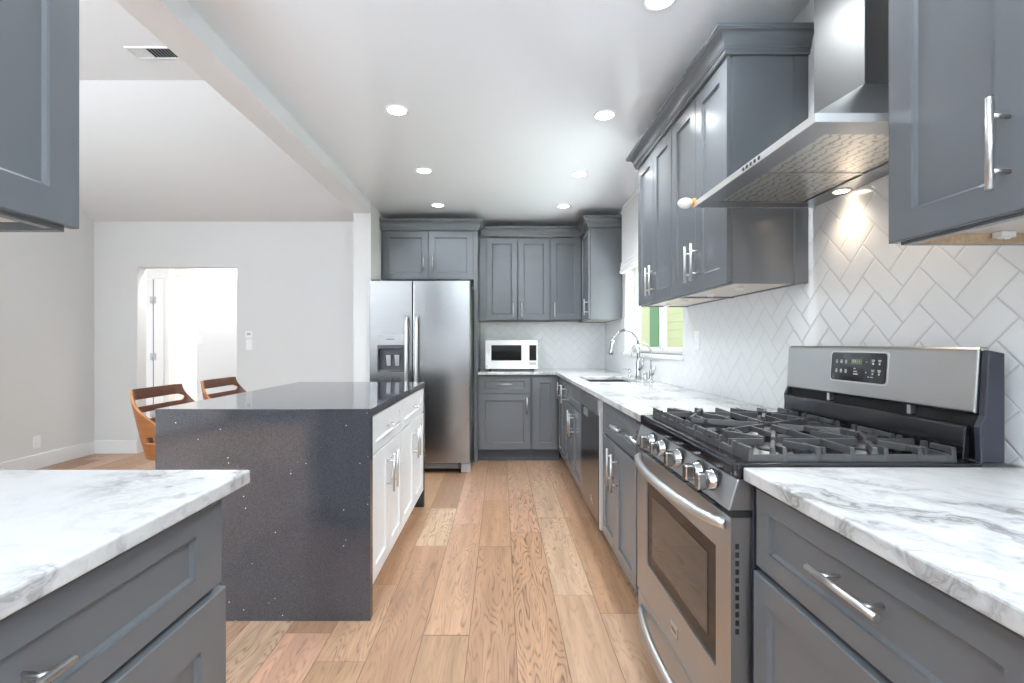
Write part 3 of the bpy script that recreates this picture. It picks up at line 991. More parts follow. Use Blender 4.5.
# backguard
mb = MB()
mb.prism([(1.098, 1.034), (1.104, 1.030), (1.135, 1.030), (1.135, 1.187), (1.116, 1.187), (1.108, 1.181)], 'y', RY0 + 0.018, RY1 - 0.012)
bgd = mb.build('backguard', 'steel_brushed_h', t, 0.004, seg=3)
MB().prism([(1.098, 0.9215), (1.152, 0.9215), (1.152, 1.173), (1.114, 1.180), (1.106, 1.03), (1.094, 1.003)], 'y', RY0 + 0.0005, RY0 + 0.0165).build('side_cap', 'range_side_black', t, 0.003)
MB().prism([(1.098, 0.9215), (1.152, 0.9215), (1.152, 1.173), (1.114, 1.180), (1.106, 1.03), (1.094, 1.003)], 'y', RY1 - 0.0115, RY1 - 0.0005).build('side_cap', 'range_side_black', t, 0.003)
MB().prism([(1.082, 0.9212), (1.100, 0.9212), (1.104, 1.004), (1.094, 1.004), (1.088, 0.998)], 'y', RY0 + 0.03, RY1 - 0.018).build('lower_backguard', 'black_enamel', t, 0.003)
MB().box(1.118, 1.146, RY0 + 0.018, RY1 - 0.014, 0.9215, 1.028).build('vent_recess', 'black_matte', t)
for y in (1.30, 1.62):
    MB().box(1.104, 1.118, y - 0.006, y + 0.006, 1.006, 1.030).build('bracket', 'nickel', t)
# display: tilted with the panel (face goes 1.098 -> 1.108 over .147)
def dispx(z):
    return 1.098 + (z - 1.034) * (0.010 / 0.147)
def panel_plate(y0, y1, z0, z1, out, thick, r=0.0):
    if r <= 0:
        poly = [(y0, z0), (y1, z0), (y1, z1), (y0, z1)]
    else:
        poly = []
        for cy, cz, a0 in ((y1 - r, z0 + r, -90), (y1 - r, z1 - r, 0), (y0 + r, z1 - r, 90), (y0 + r, z0 + r, 180)):
            for k in range(5):
                a = math.radians(a0 + k * 22.5)
                poly.append((cy + r * math.cos(a), cz + r * math.sin(a)))
    mb = MB()
    va = [mb.bm.verts.new((dispx(z) - out, y, z)) for y, z in poly]
    vb = [mb.bm.verts.new((dispx(z) - out + thick, y, z)) for y, z in poly]
    n = len(poly)
    for k in range(n):
        mb.quad([va[k], va[(k + 1) % n], vb[(k + 1) % n], vb[k]])
    mb.quad(va); mb.quad(vb[::-1])
    return mb
panel_plate(1.367, 1.604, 1.073, 1.172, 0.002, 0.004, 0.012).build('display_bezel', 'nickel', bgd)
dpl = panel_plate(1.372, 1.599, 1.078, 1.167, 0.0035, 0.004, 0.010).build('control_display', 'black_gloss', bgd)
panel_plate(1.463, 1.510, 1.131, 1.148, 0.0042, 0.001).build('lcd', 'lcd_green', dpl)
def icon(y, z, wd, hg):
    return panel_plate(y - wd / 2, y + wd / 2, z - hg / 2, z + hg / 2, 0.0042, 0.001)
ic = MB()
def icons(lst):
    mb = MB()
    for (y, z, wd, hg) in lst:
        x = dispx(z) - 0.0044
        mb.box(x, x + 0.0014, y - wd / 2, y + wd / 2, z - hg / 2, z + hg / 2)
    return mb
# seven-segment clock digits "12:00"-style bars are unreadable in the photograph: pale dashes only
icons([(1.474, 1.1395, 0.002, 0.009), (1.482, 1.1395, 0.005, 0.002), (1.491, 1.1395, 0.005, 0.009), (1.500, 1.1395, 0.005, 0.009)]).build('clock_digits', 'plastic_grey', dpl)
KEYS = []
for y in (1.573, 1.552, 1.531):
    for z in (1.138, 1.108):
        KEYS.append([(y, z, 0.010, 0.0022), (y, z + 0.004, 0.006, 0.003), (y, z - 0.004, 0.007, 0.0025)])
for y in (1.420, 1.396):
    for z in (1.142, 1.112):
        KEYS.append([(y, z + 0.004, 0.012, 0.0022), (y, z, 0.009, 0.0022), (y, z - 0.007, 0.005, 0.005)])
KEYS += [[(1.446, 1.140, 0.004, 0.004)], [(1.446, 1.108, 0.004, 0.004)], [(1.493, 1.118, 0.008, 0.003), (1.490, 1.109, 0.014, 0.003), (1.488, 1.101, 0.018, 0.003)], [(1.423, 1.095, 0.010, 0.002), (1.436, 1.095, 0.003, 0.003)]]
for kk_ in KEYS:
    icons(kk_).build('key_symbol', 'icon_white', dpl)

# burners
BUR = [(0.70, 1.235, 0.042), (0.94, 1.235, 0.036), (0.82, RC, 0.046), (0.70, 1.715, 0.036), (0.94, 1.715, 0.044)]
for (x, y, r) in BUR:
    bn = MB().lathe([(r * 1.35, 0), (r * 1.35, 0.003), (r * 1.08, 0.006), (r * 1.02, 0.016), (0, 0.016)], (x, y, 0.9082), 'z', 28).build('burner', 'burner_alu', t)
    MB().lathe([(r, 0), (r, 0.005), (r * 0.9, 0.009), (0, 0.0095)], (x, y, 0.9245), 'z', 28).build('burner_cap', 'cast_iron', bn)
# grates: three sections, frames with feet and fingers
GX0, GX1 = 0.585, 1.060
GT, GBR = 0.951, 0.0065


def grate(y0, y1, centers):
    mb = MB()
    def bar(x0, y0_, x1, y1_, z=GT, hw=GBR, h=0.017):
        d = Vector((x1 - x0, y1_ - y0_, 0)); L_ = d.length
        if L_ < 1e-5: return
        d /= L_
        n = Vector((-d.y, d.x, 0)) * hw
        a = Vector((x0, y0_, 0)); c = Vector((x1, y1_, 0))
        zt = Vector((0, 0, z)); zb = Vector((0, 0, z - h))
        n2 = n * 0.72
        mb.hexa([a - n + zb, c - n + zb, c + n + zb, a + n + zb, a - n2 + zt, c - n2 + zt, c + n2 + zt, a + n2 + zt])
    zf = GT - 0.016
    bar(GX0, y0, GX1, y0, zf); bar(GX0, y1, GX1, y1, zf); bar(GX0, y0, GX0, y1, zf); bar(GX1, y0, GX1, y1, zf)
    xm = (GX0 + GX1) / 2
    ym = (y0 + y1) / 2
    if len(centers) == 2:
        bar(xm, y0, xm, y1)
    for (cx, cy) in centers:
        for k in range(6):
            a = k * PI / 3 + PI / 6 * (0 if len(centers) == 2 else 1)
            dx, dy = math.cos(a), math.sin(a)
            # run from near the burner outwards until the frame
            lim = 9
            hx0, hx1 = (GX0, xm) if cx < xm - 0.02 else ((xm, GX1) if cx > xm + 0.02 else (GX0, GX1))
            if dx > 1e-6: lim = min(lim, (hx1 - cx) / dx)
            if dx < -1e-6: lim = min(lim, (hx0 - cx) / dx)
            if dy > 1e-6: lim = min(lim, (y1 - cy) / dy)
            if dy < -1e-6: lim = min(lim, (y0 - cy) / dy)
            bar(cx + dx * 0.026, cy + dy * 0.026, cx + dx * lim, cy + dy * lim, GT)
    # upright teeth and feet around the frame
    nx = 6
    for k in range(nx + 1):
        x = GX0 + (GX1 - GX0) * k / nx
        for yy, s in ((y0, 1), (y1, -1)):
            bar(x, yy, x, yy + s * (0.034 if k % 2 else 0.055), GT + 0.0005, 0.0055, 0.013)
            mb.hexa([(x - 0.007, yy - 0.007, 0.9085), (x + 0.007, yy - 0.007, 0.9085), (x + 0.007, yy + 0.007, 0.9085), (x - 0.007, yy + 0.007, 0.9085),
                     (x - 0.005, yy - 0.005, GT + 0.001), (x + 0.005, yy - 0.005, GT + 0.001), (x + 0.005, yy + 0.012 * s + 0.002, GT + 0.001), (x - 0.005, yy + 0.012 * s + 0.002, GT + 0.001)] if s > 0 else
                    [(x - 0.007, yy - 0.007, 0.9085), (x + 0.007, yy - 0.007, 0.9085), (x + 0.007, yy + 0.007, 0.9085), (x - 0.007, yy + 0.007, 0.9085),
                     (x - 0.005, yy - 0.014, GT + 0.001), (x + 0.005, yy - 0.014, GT + 0.001), (x + 0.005, yy + 0.005, GT + 0.001), (x - 0.005, yy + 0.005, GT + 0.001)])
    for yy in (y0 + (y1 - y0) / 3, y0 + (y1 - y0) * 2 / 3):
        for x in (GX0, GX1):
            mb.hexa([(x - 0.008, yy - 0.008, 0.9085), (x + 0.008, yy - 0.008, 0.9085), (x + 0.008, yy + 0.008, 0.9085), (x - 0.008, yy + 0.008, 0.9085),
                     (x - 0.005, yy - 0.006, GT + 0.001), (x + 0.005, yy - 0.006, GT + 0.001), (x + 0.005, yy + 0.006, GT + 0.001), (x - 0.005, yy + 0.006, GT + 0.001)])
    return mb.build('grate', 'cast_iron', t, 0.0015, angle=60)


grate(1.128, 1.352, [(0.70, 1.235), (0.94, 1.235)])
grate(1.368, 1.587, [(0.82, RC)])
grate(1.603, 1.827, [(0.70, 1.715), (0.94, 1.715)])

# ------------------------------------------------------------------ range hood
HX, HY0, HY1, HZ0, HZ1 = 0.732, 1.118, 1.823, 1.712, 1.731
CX, CY0, CY1, CZ = 1.02, 1.346, 1.565, 1.924
t = thing('range_hood', (0.96, 1.47, HZ0), 'stainless steel pyramid range hood with a chimney, mounted above the range', 'hood')
mb = MB()
# canopy: thin lip ring (hollow below) plus the sloped top
lip = 0.068
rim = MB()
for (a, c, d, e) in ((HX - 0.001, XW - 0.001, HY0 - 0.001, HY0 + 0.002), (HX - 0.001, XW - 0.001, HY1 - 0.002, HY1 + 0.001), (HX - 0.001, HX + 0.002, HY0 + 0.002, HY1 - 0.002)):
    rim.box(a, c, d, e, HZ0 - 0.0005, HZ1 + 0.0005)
rim.build('rim', 'rim_glint_steel', t)
for (a, c, d, e) in ((HX, HX + lip, HY0, HY1), (XW - 0.075, XW - 0.001, HY0, HY1), (HX + lip, XW - 0.075, HY0, HY0 + lip), (HX + lip, XW - 0.075, HY1 - lip, HY1)):
    mb.box(a, c, d, e, HZ0, HZ0 + 0.003)
mb.hexa([(HX, HY0, HZ1), (XW - 0.001, HY0, HZ1), (XW - 0.001, HY1, HZ1), (HX, HY1, HZ1),
         (CX, CY0, CZ), (XW - 0.001, CY0, CZ), (XW - 0.001, CY1, CZ), (CX, CY1, CZ)])
cn = mb.build('canopy', 'steel_brushed_y', t)
MB().box(CX, XW - 0.001, CY0, CY1, CZ, CEIL - 0.001).build('chimney', 'steel_chimney', t, 0.0015)
ym = 1.60
for a, c in ((HY0 + lip, 1.465), (1.469, HY1 - lip)):
    f = MB()
    f.box(HX + lip + 0.001, XW - 0.076, a, c, HZ0 + 0.005, HZ0 + 0.012)
    f.build('filter', 'filter_wavy_sheen', t)
MB().box(HX + lip, XW - 0.075, 1.463, 1.471, HZ0 + 0.001, HZ0 + 0.006).build('filter_rail', 'nickel', t)
for y in (1.29, 1.62):
    lp = MB().lathe([(0.030, -0.001), (0.030, 0.002), (0.024, 0.0035)], (1.148, y, HZ0), '-z', 24).build('hood_lamp', 'nickel', t)
    MB().lathe([(0.023, 0.003), (0.022, 0.0045), (0, 0.005)], (1.148, y, HZ0), '-z', 24).build('bulb', 'lamp_warm', lp)
    l = bpy.data.lights.new('hood_light', 'SPOT'); l.energy = 1.9; l.color = (1.0, 0.80, 0.58); l.spot_size = math.radians(130); l.spot_blend = 1.0; l.shadow_soft_size = 0.022
    lo = bpy.data.objects.new('hood_light', l); lo.location = (1.130, y, HZ0 - 0.014); COL.objects.link(lo)
for k in range(5):
    y = 1.36 + k * 0.022
    MB().lathe([(0.006, -0.001), (0.006, 0.003), (0, 0.0035)], (HX, y, HZ0 + 0.0095), '-x', 12).build('button', 'plastic_dark', t)
tg = thing('corner_guard', (0.70, 1.83, 1.72), 'white oval foam guard with orange tape on the far front corner of the hood', 'guard')
mb = MB()
bmesh.ops.create_uvsphere(mb.bm, u_segments=24, v_segments=14, radius=1.0)
for v in mb.bm.verts:
    v.co = Vector((0.704 + v.co.x * 0.030, 1.832 + v.co.y * 0.020, 1.731 + v.co.z * 0.020))
mb.build('pad', 'foam_white', tg, smooth=True)
MB().tube([(0.729, 1.829, 1.731), (0.741, 1.8255, 1.731)], [0.0165, 0.0185], 16).build('tape', 'orange_tape', tg)

# ------------------------------------------------------------------ sink and taps
t = thing('sink', (0.855, 3.85, 0.70), 'undermount stainless sink set in the marble counter below the window', 'sink')
mb = MB()
a, c, d, e = SX0 - 0.006, SX1 + 0.006, SY0 - 0.006, SY1 + 0.006
zt, zb = CT - 0.031, 0.70
mb.box(a - 0.012, a, d - 0.012, e + 0.012, zb, zt); mb.box(c, c + 0.012, d - 0.012, e + 0.012, zb, zt)
mb.box(a, c, d - 0.012, d, zb, zt); mb.box(a, c, e, e + 0.012, zb, zt)
mb.box(a - 0.012, c + 0.012, d - 0.012, e + 0.012, zb - 0.006, zb)
mb.build('basin', 'sink_steel', t)
MB().lathe([(0.045, 0), (0.045, 0.003), (0.03, 0.002), (0, 0.001)], (0.85, 3.85, zb), 'z', 24).build('drain', 'nickel', t)

FXX, FYY = 1.117, 3.9
t = thing('faucet', (FXX, FYY, CT), 'tall chrome gooseneck pull-down faucet behind the sink', 'faucet')
MB().lathe([(0.027, 0.0003), (0.027, 0.006), (0.022, 0.012), (0.019, 0.05), (0.019, 0.13), (0.0135, 0.15), (0.0135, 0.16)], (FXX, FYY, CT), 'z', 24).build('body', 'chrome', t)
pts = [(FXX, FYY, CT + 0.158), (FXX, FYY, 1.20)]
R = 0.105
for k in range(17):
    a = PI * k / 16 * 0.93
    pts.append((FXX - R + R * math.cos(a), FYY, 1.20 + R * math.sin(a)))
MB().tube(pts, 0.0125, 16).build('spout', 'chrome', t)
e0 = Vector(pts[-1]); e1 = e0 + Vector((-0.016, 0, -0.115))
dv = (e1 - e0)
MB().tube([e0, e0 + dv * 0.12, e0 + dv * 0.3, e0 + dv * 0.8, e1], [0.0135, 0.0165, 0.0175, 0.022, 0.0205], 18).build('spray_head', 'chrome', t)
MB().tube([(FXX, FYY - 0.016, CT + 0.075), (FXX + 0.012, FYY - 0.055, CT + 0.085), (FXX + 0.02, FYY - 0.075, CT + 0.17)], [0.012, 0.010, 0.0055], 12).build('lever', 'chrome', t)
FXX, FYY = 1.119, 3.58
t = thing('filter_faucet', (FXX, FYY, CT), 'small slender chrome filter tap, nearer than the tall faucet', 'faucet')
MB().lathe([(0.020, 0.0003), (0.020, 0.006), (0.0145, 0.010), (0.0145, 0.075), (0.010, 0.085), (0.010, 0.09)], (FXX, FYY, CT), 'z', 20).build('body', 'chrome', t)
pts = [(FXX, FYY, CT + 0.088), (FXX, FYY, 1.125)]
R = 0.075
for k in range(15):
    a = PI * k / 14
    pts.append((FXX - R + R * math.cos(a), FYY, 1.125 + R * math.sin(a)))
pts.append((FXX - 2 * R - 0.002, FYY, 1.098))
MB().tube(pts, 0.0062, 12).build('spout', 'chrome', t)
MB().tube([(FXX, FYY - 0.01, CT + 0.052), (FXX + 0.006, FYY - 0.045, CT + 0.055), (FXX + 0.012, FYY - 0.06, CT + 0.115)], [0.009, 0.007, 0.0045], 10).build('lever', 'chrome', t)
t = thing('soap_dispenser', (1.128, 4.2, CT), 'small chrome soap pump on the counter, far side of the tall faucet', 'dispenser')
MB().lathe([(0.016, 0.0003), (0.016, 0.004), (0.011, 0.008), (0.011, 0.045), (0.007, 0.05), (0.007, 0.06)], (1.128, 4.2, CT), 'z', 20).build('body', 'chrome', t)
MB().tube([(1.128, 4.2, CT + 0.056), (1.10, 4.2, CT + 0.062), (1.07, 4.2, CT + 0.056)], [0.008, 0.0065, 0.005], 10).build('nozzle', 'chrome', t)
ag = MB().lathe([(0.021, 0.0003), (0.021, 0.005), (0.0175, 0.007), (0.0175, 0.052), (0.015, 0.057), (0, 0.058)], (1.142, 3.786, CT), 'z', 22).build('air_gap_cap', 'chrome')
tag(ag, 'short chrome air-gap cylinder standing between the two sink taps', 'air gap')

# ------------------------------------------------------------------ microwave
MX0, MX1, MY0, MY1, MZ0, MZ1 = -0.166, 0.388, 5.05, 5.42, 0.930, 1.236
t = thing('microwave', (0.11, 5.23, CT), 'white microwave oven with dark window on the back counter', 'microwave')
MB().box(MX0, MX1, MY0 + 0.02, MY1, MZ0, MZ1).build('body', 'plastic_white', t, 0.006)
K = MY0 / 480
def mwx(x): return (x - 501) * MY0 / 480
dr_ = MB()
dx1 = mwx(527.5)
wx0, wx1, wz0_, wz1_ = mwx(491.3), mwx(521.5), 1.02, 1.182
dr_.box(MX0 + 0.002, wx0, MY0, MY0 + 0.0195, MZ0 + 0.002, MZ1 - 0.002); dr_.box(wx1, dx1, MY0, MY0 + 0.0195, MZ0 + 0.002, MZ1 - 0.002)
dr_.box(wx0, wx1, MY0, MY0 + 0.0195, MZ0 + 0.002, wz0_); dr_.box(wx0, wx1, MY0, MY0 + 0.0195, wz1_, MZ1 - 0.002)
dmw = dr_.build('door', 'plastic_white', t)
MB().box(wx0, wx1, MY0 + 0.004, MY0 + 0.018, wz0_, wz1_).build('window', 'dark_glass', dmw)
pn = MB().box(dx1 + 0.002, MX1 - 0.002, MY0, MY0 + 0.0195, MZ0 + 0.002, MZ1 - 0.002).build('control_panel', 'plastic_white', t, 0.003)
MB().box(mwx(529.3), mwx(536.4), MY0 - 0.001, MY0 + 0.002, 1.02, 1.182).build('keypad', 'dark_glass', pn)
MB().box(mwx(529.3), mwx(536.4), MY0 - 0.002, MY0 + 0.001, 0.975, 1.002).build('door_button', 'plastic_grey', pn, 0.002)
MB().box(mwx(486.6), mwx(487.8), MY0 - 0.0015, MY0 + 0.001, 0.955, 0.966).build('badge', 'plastic_grey', dmw)
for x in (MX0 + 0.05, MX1 - 0.05):
    for y in (MY0 + 0.05, MY1 - 0.05):
        MB().lathe([(0.014, 0), (0.016, 0.0165)], (x, y, CT + 0.0002), 'z', 14).build('foot', 'plastic_dark', t)

# ------------------------------------------------------------------ refrigerator
RX0, RX1, FRY = -1.203, -0.281, 4.40
t = thing('refrigerator', (-0.742, 4.85, 0), 'tall side-by-side stainless refrigerator with an ice dispenser beside the white wall end', 'refrigerator')
MB().box(RX0 + 0.004, RX1 - 0.004, FRY + 0.085, 5.30, 0.03, 1.755).build('body', 'plastic_dark', t, 0.003)
SPL = (412.2 - 501) * FRY / 480
def fx_(x): return (x - 501) * FRY / 480
def fz_(y): return CAM_H + (344 - y) * FRY / 480
# freezer door with a dispenser opening
ox0, ox1, oz0, oz1 = fx_(377.2), fx_(404.0), fz_(371.8), fz_(335.0)
def slab_round(mb, x0, x1, y0, y1, z0, z1, r=0.018):
    poly = [(x0, y1), (x0, y0 + r)]
    for k in range(1, 5):
        a = k / 4 * PI / 2
        poly.append((x0 + r - r * math.cos(a), y0 + r - r * math.sin(a)))
    for k in range(0, 5):
        a = k / 4 * PI / 2
        poly.append((x1 - r + r * math.sin(a), y0 + r - r * math.cos(a)))
    poly.append((x1, y1))
    mb.prism(poly, 'z', z0, z1)
dz0_, dz1_ = 0.105, 1.772
mb = MB()
mb.box(RX0, ox0, FRY, FRY + 0.08, oz0, oz1); mb.box(ox1, SPL - 0.003, FRY, FRY + 0.08, oz0, oz1)
mb.box(RX0, SPL - 0.003, FRY, FRY + 0.08, dz0_, oz0); mb.box(RX0, SPL - 0.003, FRY, FRY + 0.08, oz1, dz1_)
fd = mb.build('freezer_door', 'steel_fridge', t)
mb = MB()
slab_round(mb, SPL + 0.003, RX1, FRY, FRY + 0.08, dz0_, dz1_, 0.012)
rd = mb.build('fridge_door', 'steel_fridge', t)
for (dpar, x) in ((fd, fx_(407.2)), (rd, fx_(417.2))):
    mb = MB()
    z0_, z1_ = 0.52, fz_(316.5)
    mb.tube([(x, FRY + 0.001, z0_), (x, FRY - 0.045, z0_ + 0.015), (x, FRY - 0.055, z0_ + 0.06), (x, FRY - 0.055, z1_ - 0.06), (x, FRY - 0.045, z1_ - 0.015), (x, FRY + 0.001, z1_)], 0.017, 14)
    mb.build('handle', 'nickel', dpar)
dsp = MB()
dsp.box(ox0, ox1, FRY - 0.003, FRY + 0.02, fz_(345.0), oz1)
dp = dsp.build('dispenser_panel', 'plastic_grey', fd, 0.002)
MB().box(fx_(386.5), fx_(394.5), FRY - 0.0045, FRY - 0.002, fz_(339.6), fz_(338.8)).build('panel_mark', 'plastic_dark', dp)
mb = MB()
mb.box(ox0, ox1, FRY + 0.066, FRY + 0.0795, oz0, fz_(345.0))
mb.box(ox0, ox0 + 0.006, FRY + 0.001, FRY + 0.066, oz0, fz_(345.0)); mb.box(ox1 - 0.006, ox1, FRY + 0.001, FRY + 0.066, oz0, fz_(345.0))
mb.box(ox0 + 0.006, ox1 - 0.006, FRY + 0.001, FRY + 0.066, oz0, oz0 + 0.012)
mb.box(ox0 + 0.006, ox1 - 0.006, FRY + 0.002, FRY + 0.066, fz_(348.5), fz_(345.0))
rc = mb.build('dispenser_recess', 'plastic_dark', fd)
for x in (fx_(387.5), fx_(396)):
    MB().hexa([(x - 0.018, FRY + 0.05, fz_(366)), (x + 0.018, FRY + 0.05, fz_(366)), (x + 0.018, FRY + 0.058, fz_(366)), (x - 0.018, FRY + 0.058, fz_(366)),
               (x - 0.022, FRY + 0.028, fz_(355)), (x + 0.022, FRY + 0.028, fz_(355)), (x + 0.022, FRY + 0.04, fz_(355)), (x - 0.022, FRY + 0.04, fz_(355))]).build('paddle', 'plastic_grey', rc, 0.003)
MB().box(RX0 + 0.02, RX1 - 0.05, FRY + 0.09, FRY + 0.11, 0.025, 0.1).build('grille', 'plastic_dark', t)
for k in range(3):
    MB().box(RX0 + 0.05, RX1 - 0.12, FRY + 0.078, FRY + 0.0905, 0.04 + k * 0.019, 0.05 + k * 0.019).build('grille_slat', 'plastic_grey', t)
for x in (RX0 + 0.05, RX1 - 0.045):
    MB().box(x - 0.045, x + 0.045, FRY + 0.06, FRY + 0.12, 0.0, 0.085).build('foot', 'plastic_grey', t, 0.008)
for (x) in (RX1 - 0.05,):
    MB().box(x - 0.04, x + 0.045, FRY + 0.03, FRY + 0.14, 1.7725, 1.79).build('hinge_cover', 'plastic_dark', t, 0.004)
MB().box(RX0 + 0.005, RX0 + 0.09, FRY + 0.03, FRY + 0.14, 1.7725, 1.79).build('hinge_cover', 'plastic_dark', t, 0.004)

# ------------------------------------------------------------------ island
IX0, IX1, IY0, IY1 = -1.4900, -0.563, 2.068, 3.55
mb = MB()
mb.box(IX0, IX1, IY0, IY1, CT - 0.036, CT)
mb.box(IX0, IX1, IY0, IY0 + 0.04, 0, CT - 0.036)
mb.box(IX0, IX1, IY1 - 0.04, IY1, 0, CT - 0.036)
bmesh.ops.remove_doubles(mb.bm, verts=mb.bm.verts[:], dist=1e-5)
isl = MB()
isl.prism([(IY0, 0), (IY0 + 0.04, 0), (IY0 + 0.04, CT - 0.036), (IY1 - 0.04, CT - 0.036), (IY1 - 0.04, 0), (IY1, 0), (IY1, CT), (IY0, CT)], 'x', IX0, IX1)
mb.bm.free()
tag(isl.build('island_countertop', 'grey_quartz', None, 0.0015), 'dark grey quartz waterfall countertop wrapping the kitchen island', 'countertop')
IFX = IX1 - 0.004
ym = 2.76
for (a, c, lab) in ((IY0 + 0.0405, ym, 'white island cabinet with a drawer and two doors, nearer the viewer'), (ym, IY1 - 0.0405, 'white island cabinet with a drawer and two doors, nearer the refrigerator')):
    t = thing('island_cabinet', (-0.86, (a + c) / 2, 0), lab, 'cabinet')
    carcass(t, '+x', IFX, a, c, 0.60, 'white_lacquer', CT - 0.0365)
    mid = (a + c) / 2
    door(t, '+x', IFX, a + 0.004, c - 0.002, RB + 0.004, CT - 0.042, (mid, 0.79, False), 'white_lacquer', 'drawer', stile=0.06, rail=0.045, hl=0.15)
    door(t, '+x', IFX, a + 0.004, mid, DB, RB - 0.002, (mid - 0.04, 0.555, True), 'white_lacquer', hl=0.19)
    door(t, '+x', IFX, mid, c - 0.002, DB, RB - 0.002, (mid + 0.04, 0.555, True), 'white_lacquer', hl=0.19)

# ------------------------------------------------------------------ stools
def stool(cx, cy, label, group):
    t = thing('counter_stool', (cx, cy, 0), label, 'stool', group)
    # shell: local frame, back towards -X
    hw, r = 0.225, 0.085
    flat = hw - r
    arc = r * PI / 2
    def plan(s):
        sg = 1 if s >= 0 else -1
        q = abs(s)
        if q <= flat:
            return (0.0, sg * q)
        if q <= flat + arc:
            a = (q - flat) / r
            return (r - r * math.cos(a), sg * (flat + r * math.sin(a)))
        return (r + (q - flat - arc), sg * hw)
    NZ, NS = 76, 96
    zb, zt = 0.585, 0.952
    grid = []
    mb = MB()
    zs = [zb + (zt - zb) * j / NZ for j in range(NZ + 1)]
    def smax(z):
        f = (z - zb) / (zt - zb)
        f2 = max(0.0, min(1.0, (0.97 - f) / 0.75))
        return flat + 0.062 + 0.27 * f2 ** 1.6
    for j, z in enumerate(zs):
        f = (z - zb) / (zt - zb)
        lean = -0.205 - 0.062 * f
        taper = 0.80 + 0.20 * min(1, f * 1.3) ** 0.7
        sm_ = smax(z)
        row_ = []
        for i in range(NS + 1):
            s = -sm_ + 2 * sm_ * i / NS
            px, py = plan(s)
            row_.append((mb.bm.verts.new((cx + lean + px, cy + py * taper, z)), s))
        grid.append(row_)
    slots = [(0.857, 0.893), (0.782, 0.820), (0.712, 0.746)]
    for j in range(NZ):
        zc = (zs[j] + zs[j + 1]) / 2
        for i in range(NS):
            s = (grid[j][i][1] + grid[j][i + 1][1]) / 2
            hole = False
            for (a, c) in slots:
                if a < zc < c:
                    hh = (c - a) / 2
                    lim = min(0.205, smax(zc) - 0.022)
                    lim = lim - hh + math.sqrt(max(0, hh * hh - (zc - (a + c) / 2) ** 2))
                    if abs(s) < lim:
                        hole = True
            # hand notch on the lower sides
            if abs(abs(s) - 0.275) < 0.02 and abs(zc - 0.69) < 0.018:
                hole = True
            if not hole:
                f = mb.quad([grid[j][i][0], grid[j][i + 1][0], grid[j + 1][i + 1][0], grid[j + 1][i][0]])
    loose = [v for v in mb.bm.verts if not v.link_faces]
    bmesh.ops.delete(mb.bm, geom=loose, context='VERTS')
    sh = mb.build('shell', ['ply_outer', 'ply_edge', 'walnut_ply'], t, smooth=True)
    so = sh.modifiers.new('solid', 'SOLIDIFY')
    so.thickness = 0.014
    so.offset = 1
    so.material_offset_rim = 1
    so.material_offset = 2
    mb = MB()
    poly = []
    for k in range(40):
        a = 2 * PI * k / 40
        n_ = 2.8
        ca, sa = math.cos(a), math.sin(a)
        poly.append((cx + 0.015 + 0.185 * math.copysign(abs(ca) ** (2 / n_), ca), cy + 0.128 * math.copysign(abs(sa) ** (2 / n_), sa)))
    mb.prism(poly, 'z', 0.60, 0.645)
    mb.build('seat', 'black_matte', t, 0.012)
    MB().lathe([(0.19, 0.0), (0.19, 0.006), (0.17, 0.014), (0.03, 0.03), (0.028, 0.035), (0.0, 0.035)], (cx + 0.02, cy, 0.0003), 'z', 36).build('base', 'chrome', t)
    MB().lathe([(0.027, 0.034), (0.027, 0.36), (0.018, 0.365), (0.018, 0.599)], (cx + 0.02, cy, 0), 'z', 20).build('column', 'chrome', t)
    mb = MB()
    pts = [(cx + 0.02 + 0.03 * 0 + 0.16 * math.cos(a), cy + 0.14 * math.sin(a), 0.26) for a in [math.radians(-100 + 10 * k) for k in range(21)]]
    mb.tube([(cx + 0.02, cy - 0.026, 0.26)] + pts + [(cx + 0.02, cy + 0.026, 0.26)], 0.009, 10)
    mb.build('footrest', 'chrome', t)
    return t


def copy_tree(o, parent=None):
    c = o.copy()
    COL.objects.link(c)
    if parent is not None:
        c.parent = parent
    for ch in list(o.children):
        copy_tree(ch, c)
    return c


s1 = stool(-1.70, 2.73, 'brown bent-plywood counter stool at the near left end of the island', 'counter stools along the island')
s2 = copy_tree(s1)
s2.location = (-1.72, 3.36, 0)
s2['label'] = 'brown bent-plywood counter stool at the far end of the island, nearer the doorway'

# ------------------------------------------------------------------ small wall and ceiling fittings
def plate(name, face, plane, u, z, wd, hg, label, cat, slots_, mat='plastic_white'):
    t = MB().fbox(face, plane, u - wd / 2, u + wd / 2, -0.006, -0.0003, z - hg / 2, z + hg / 2).build(name, mat, None, 0.0015)
    tag(t, label, cat)
    for (du, dz, w_, h_, mt, nm) in slots_:
        MB().fbox(face, plane, u + du - w_ / 2, u + du + w_ / 2, -0.008, -0.0055, z + dz - h_ / 2, z + dz + h_ / 2).build(nm, mt, t, 0.0006)
    return t


Yo = 480 * XW / (697.5 - 501)
SOCK = [(0, 0.021, 0.034, 0.030, 'plastic_white', 'socket'), (0, -0.021, 0.034, 0.030, 'plastic_white', 'socket'),
        (-0.007, 0.023, 0.003, 0.010, 'plastic_dark', 'slot'), (0.007, 0.023, 0.003, 0.010, 'plastic_dark', 'slot'),
        (-0.007, -0.019, 0.003, 0.010, 'plastic_dark', 'slot'), (0.007, -0.019, 0.003, 0.010, 'plastic_dark', 'slot')]
plate('wall_outlet', '-x', XW, Yo, 1.194 + (344 - 340.5) * Yo / 480, 0.075, 0.118, 'white outlet plate on the tiled wall right of the window', 'outlet', SOCK)
Yl = 480 * 4.44 / (501 - 36.5)
plate('wall_outlet', '+x', -4.44, Yl, 1.194 + (344 - 442) * Yl / 480, 0.075, 0.118, 'white outlet plate low on the left living room wall', 'outlet', SOCK)
def farx(x, Y=YF): return (x - 501) * Y / 480
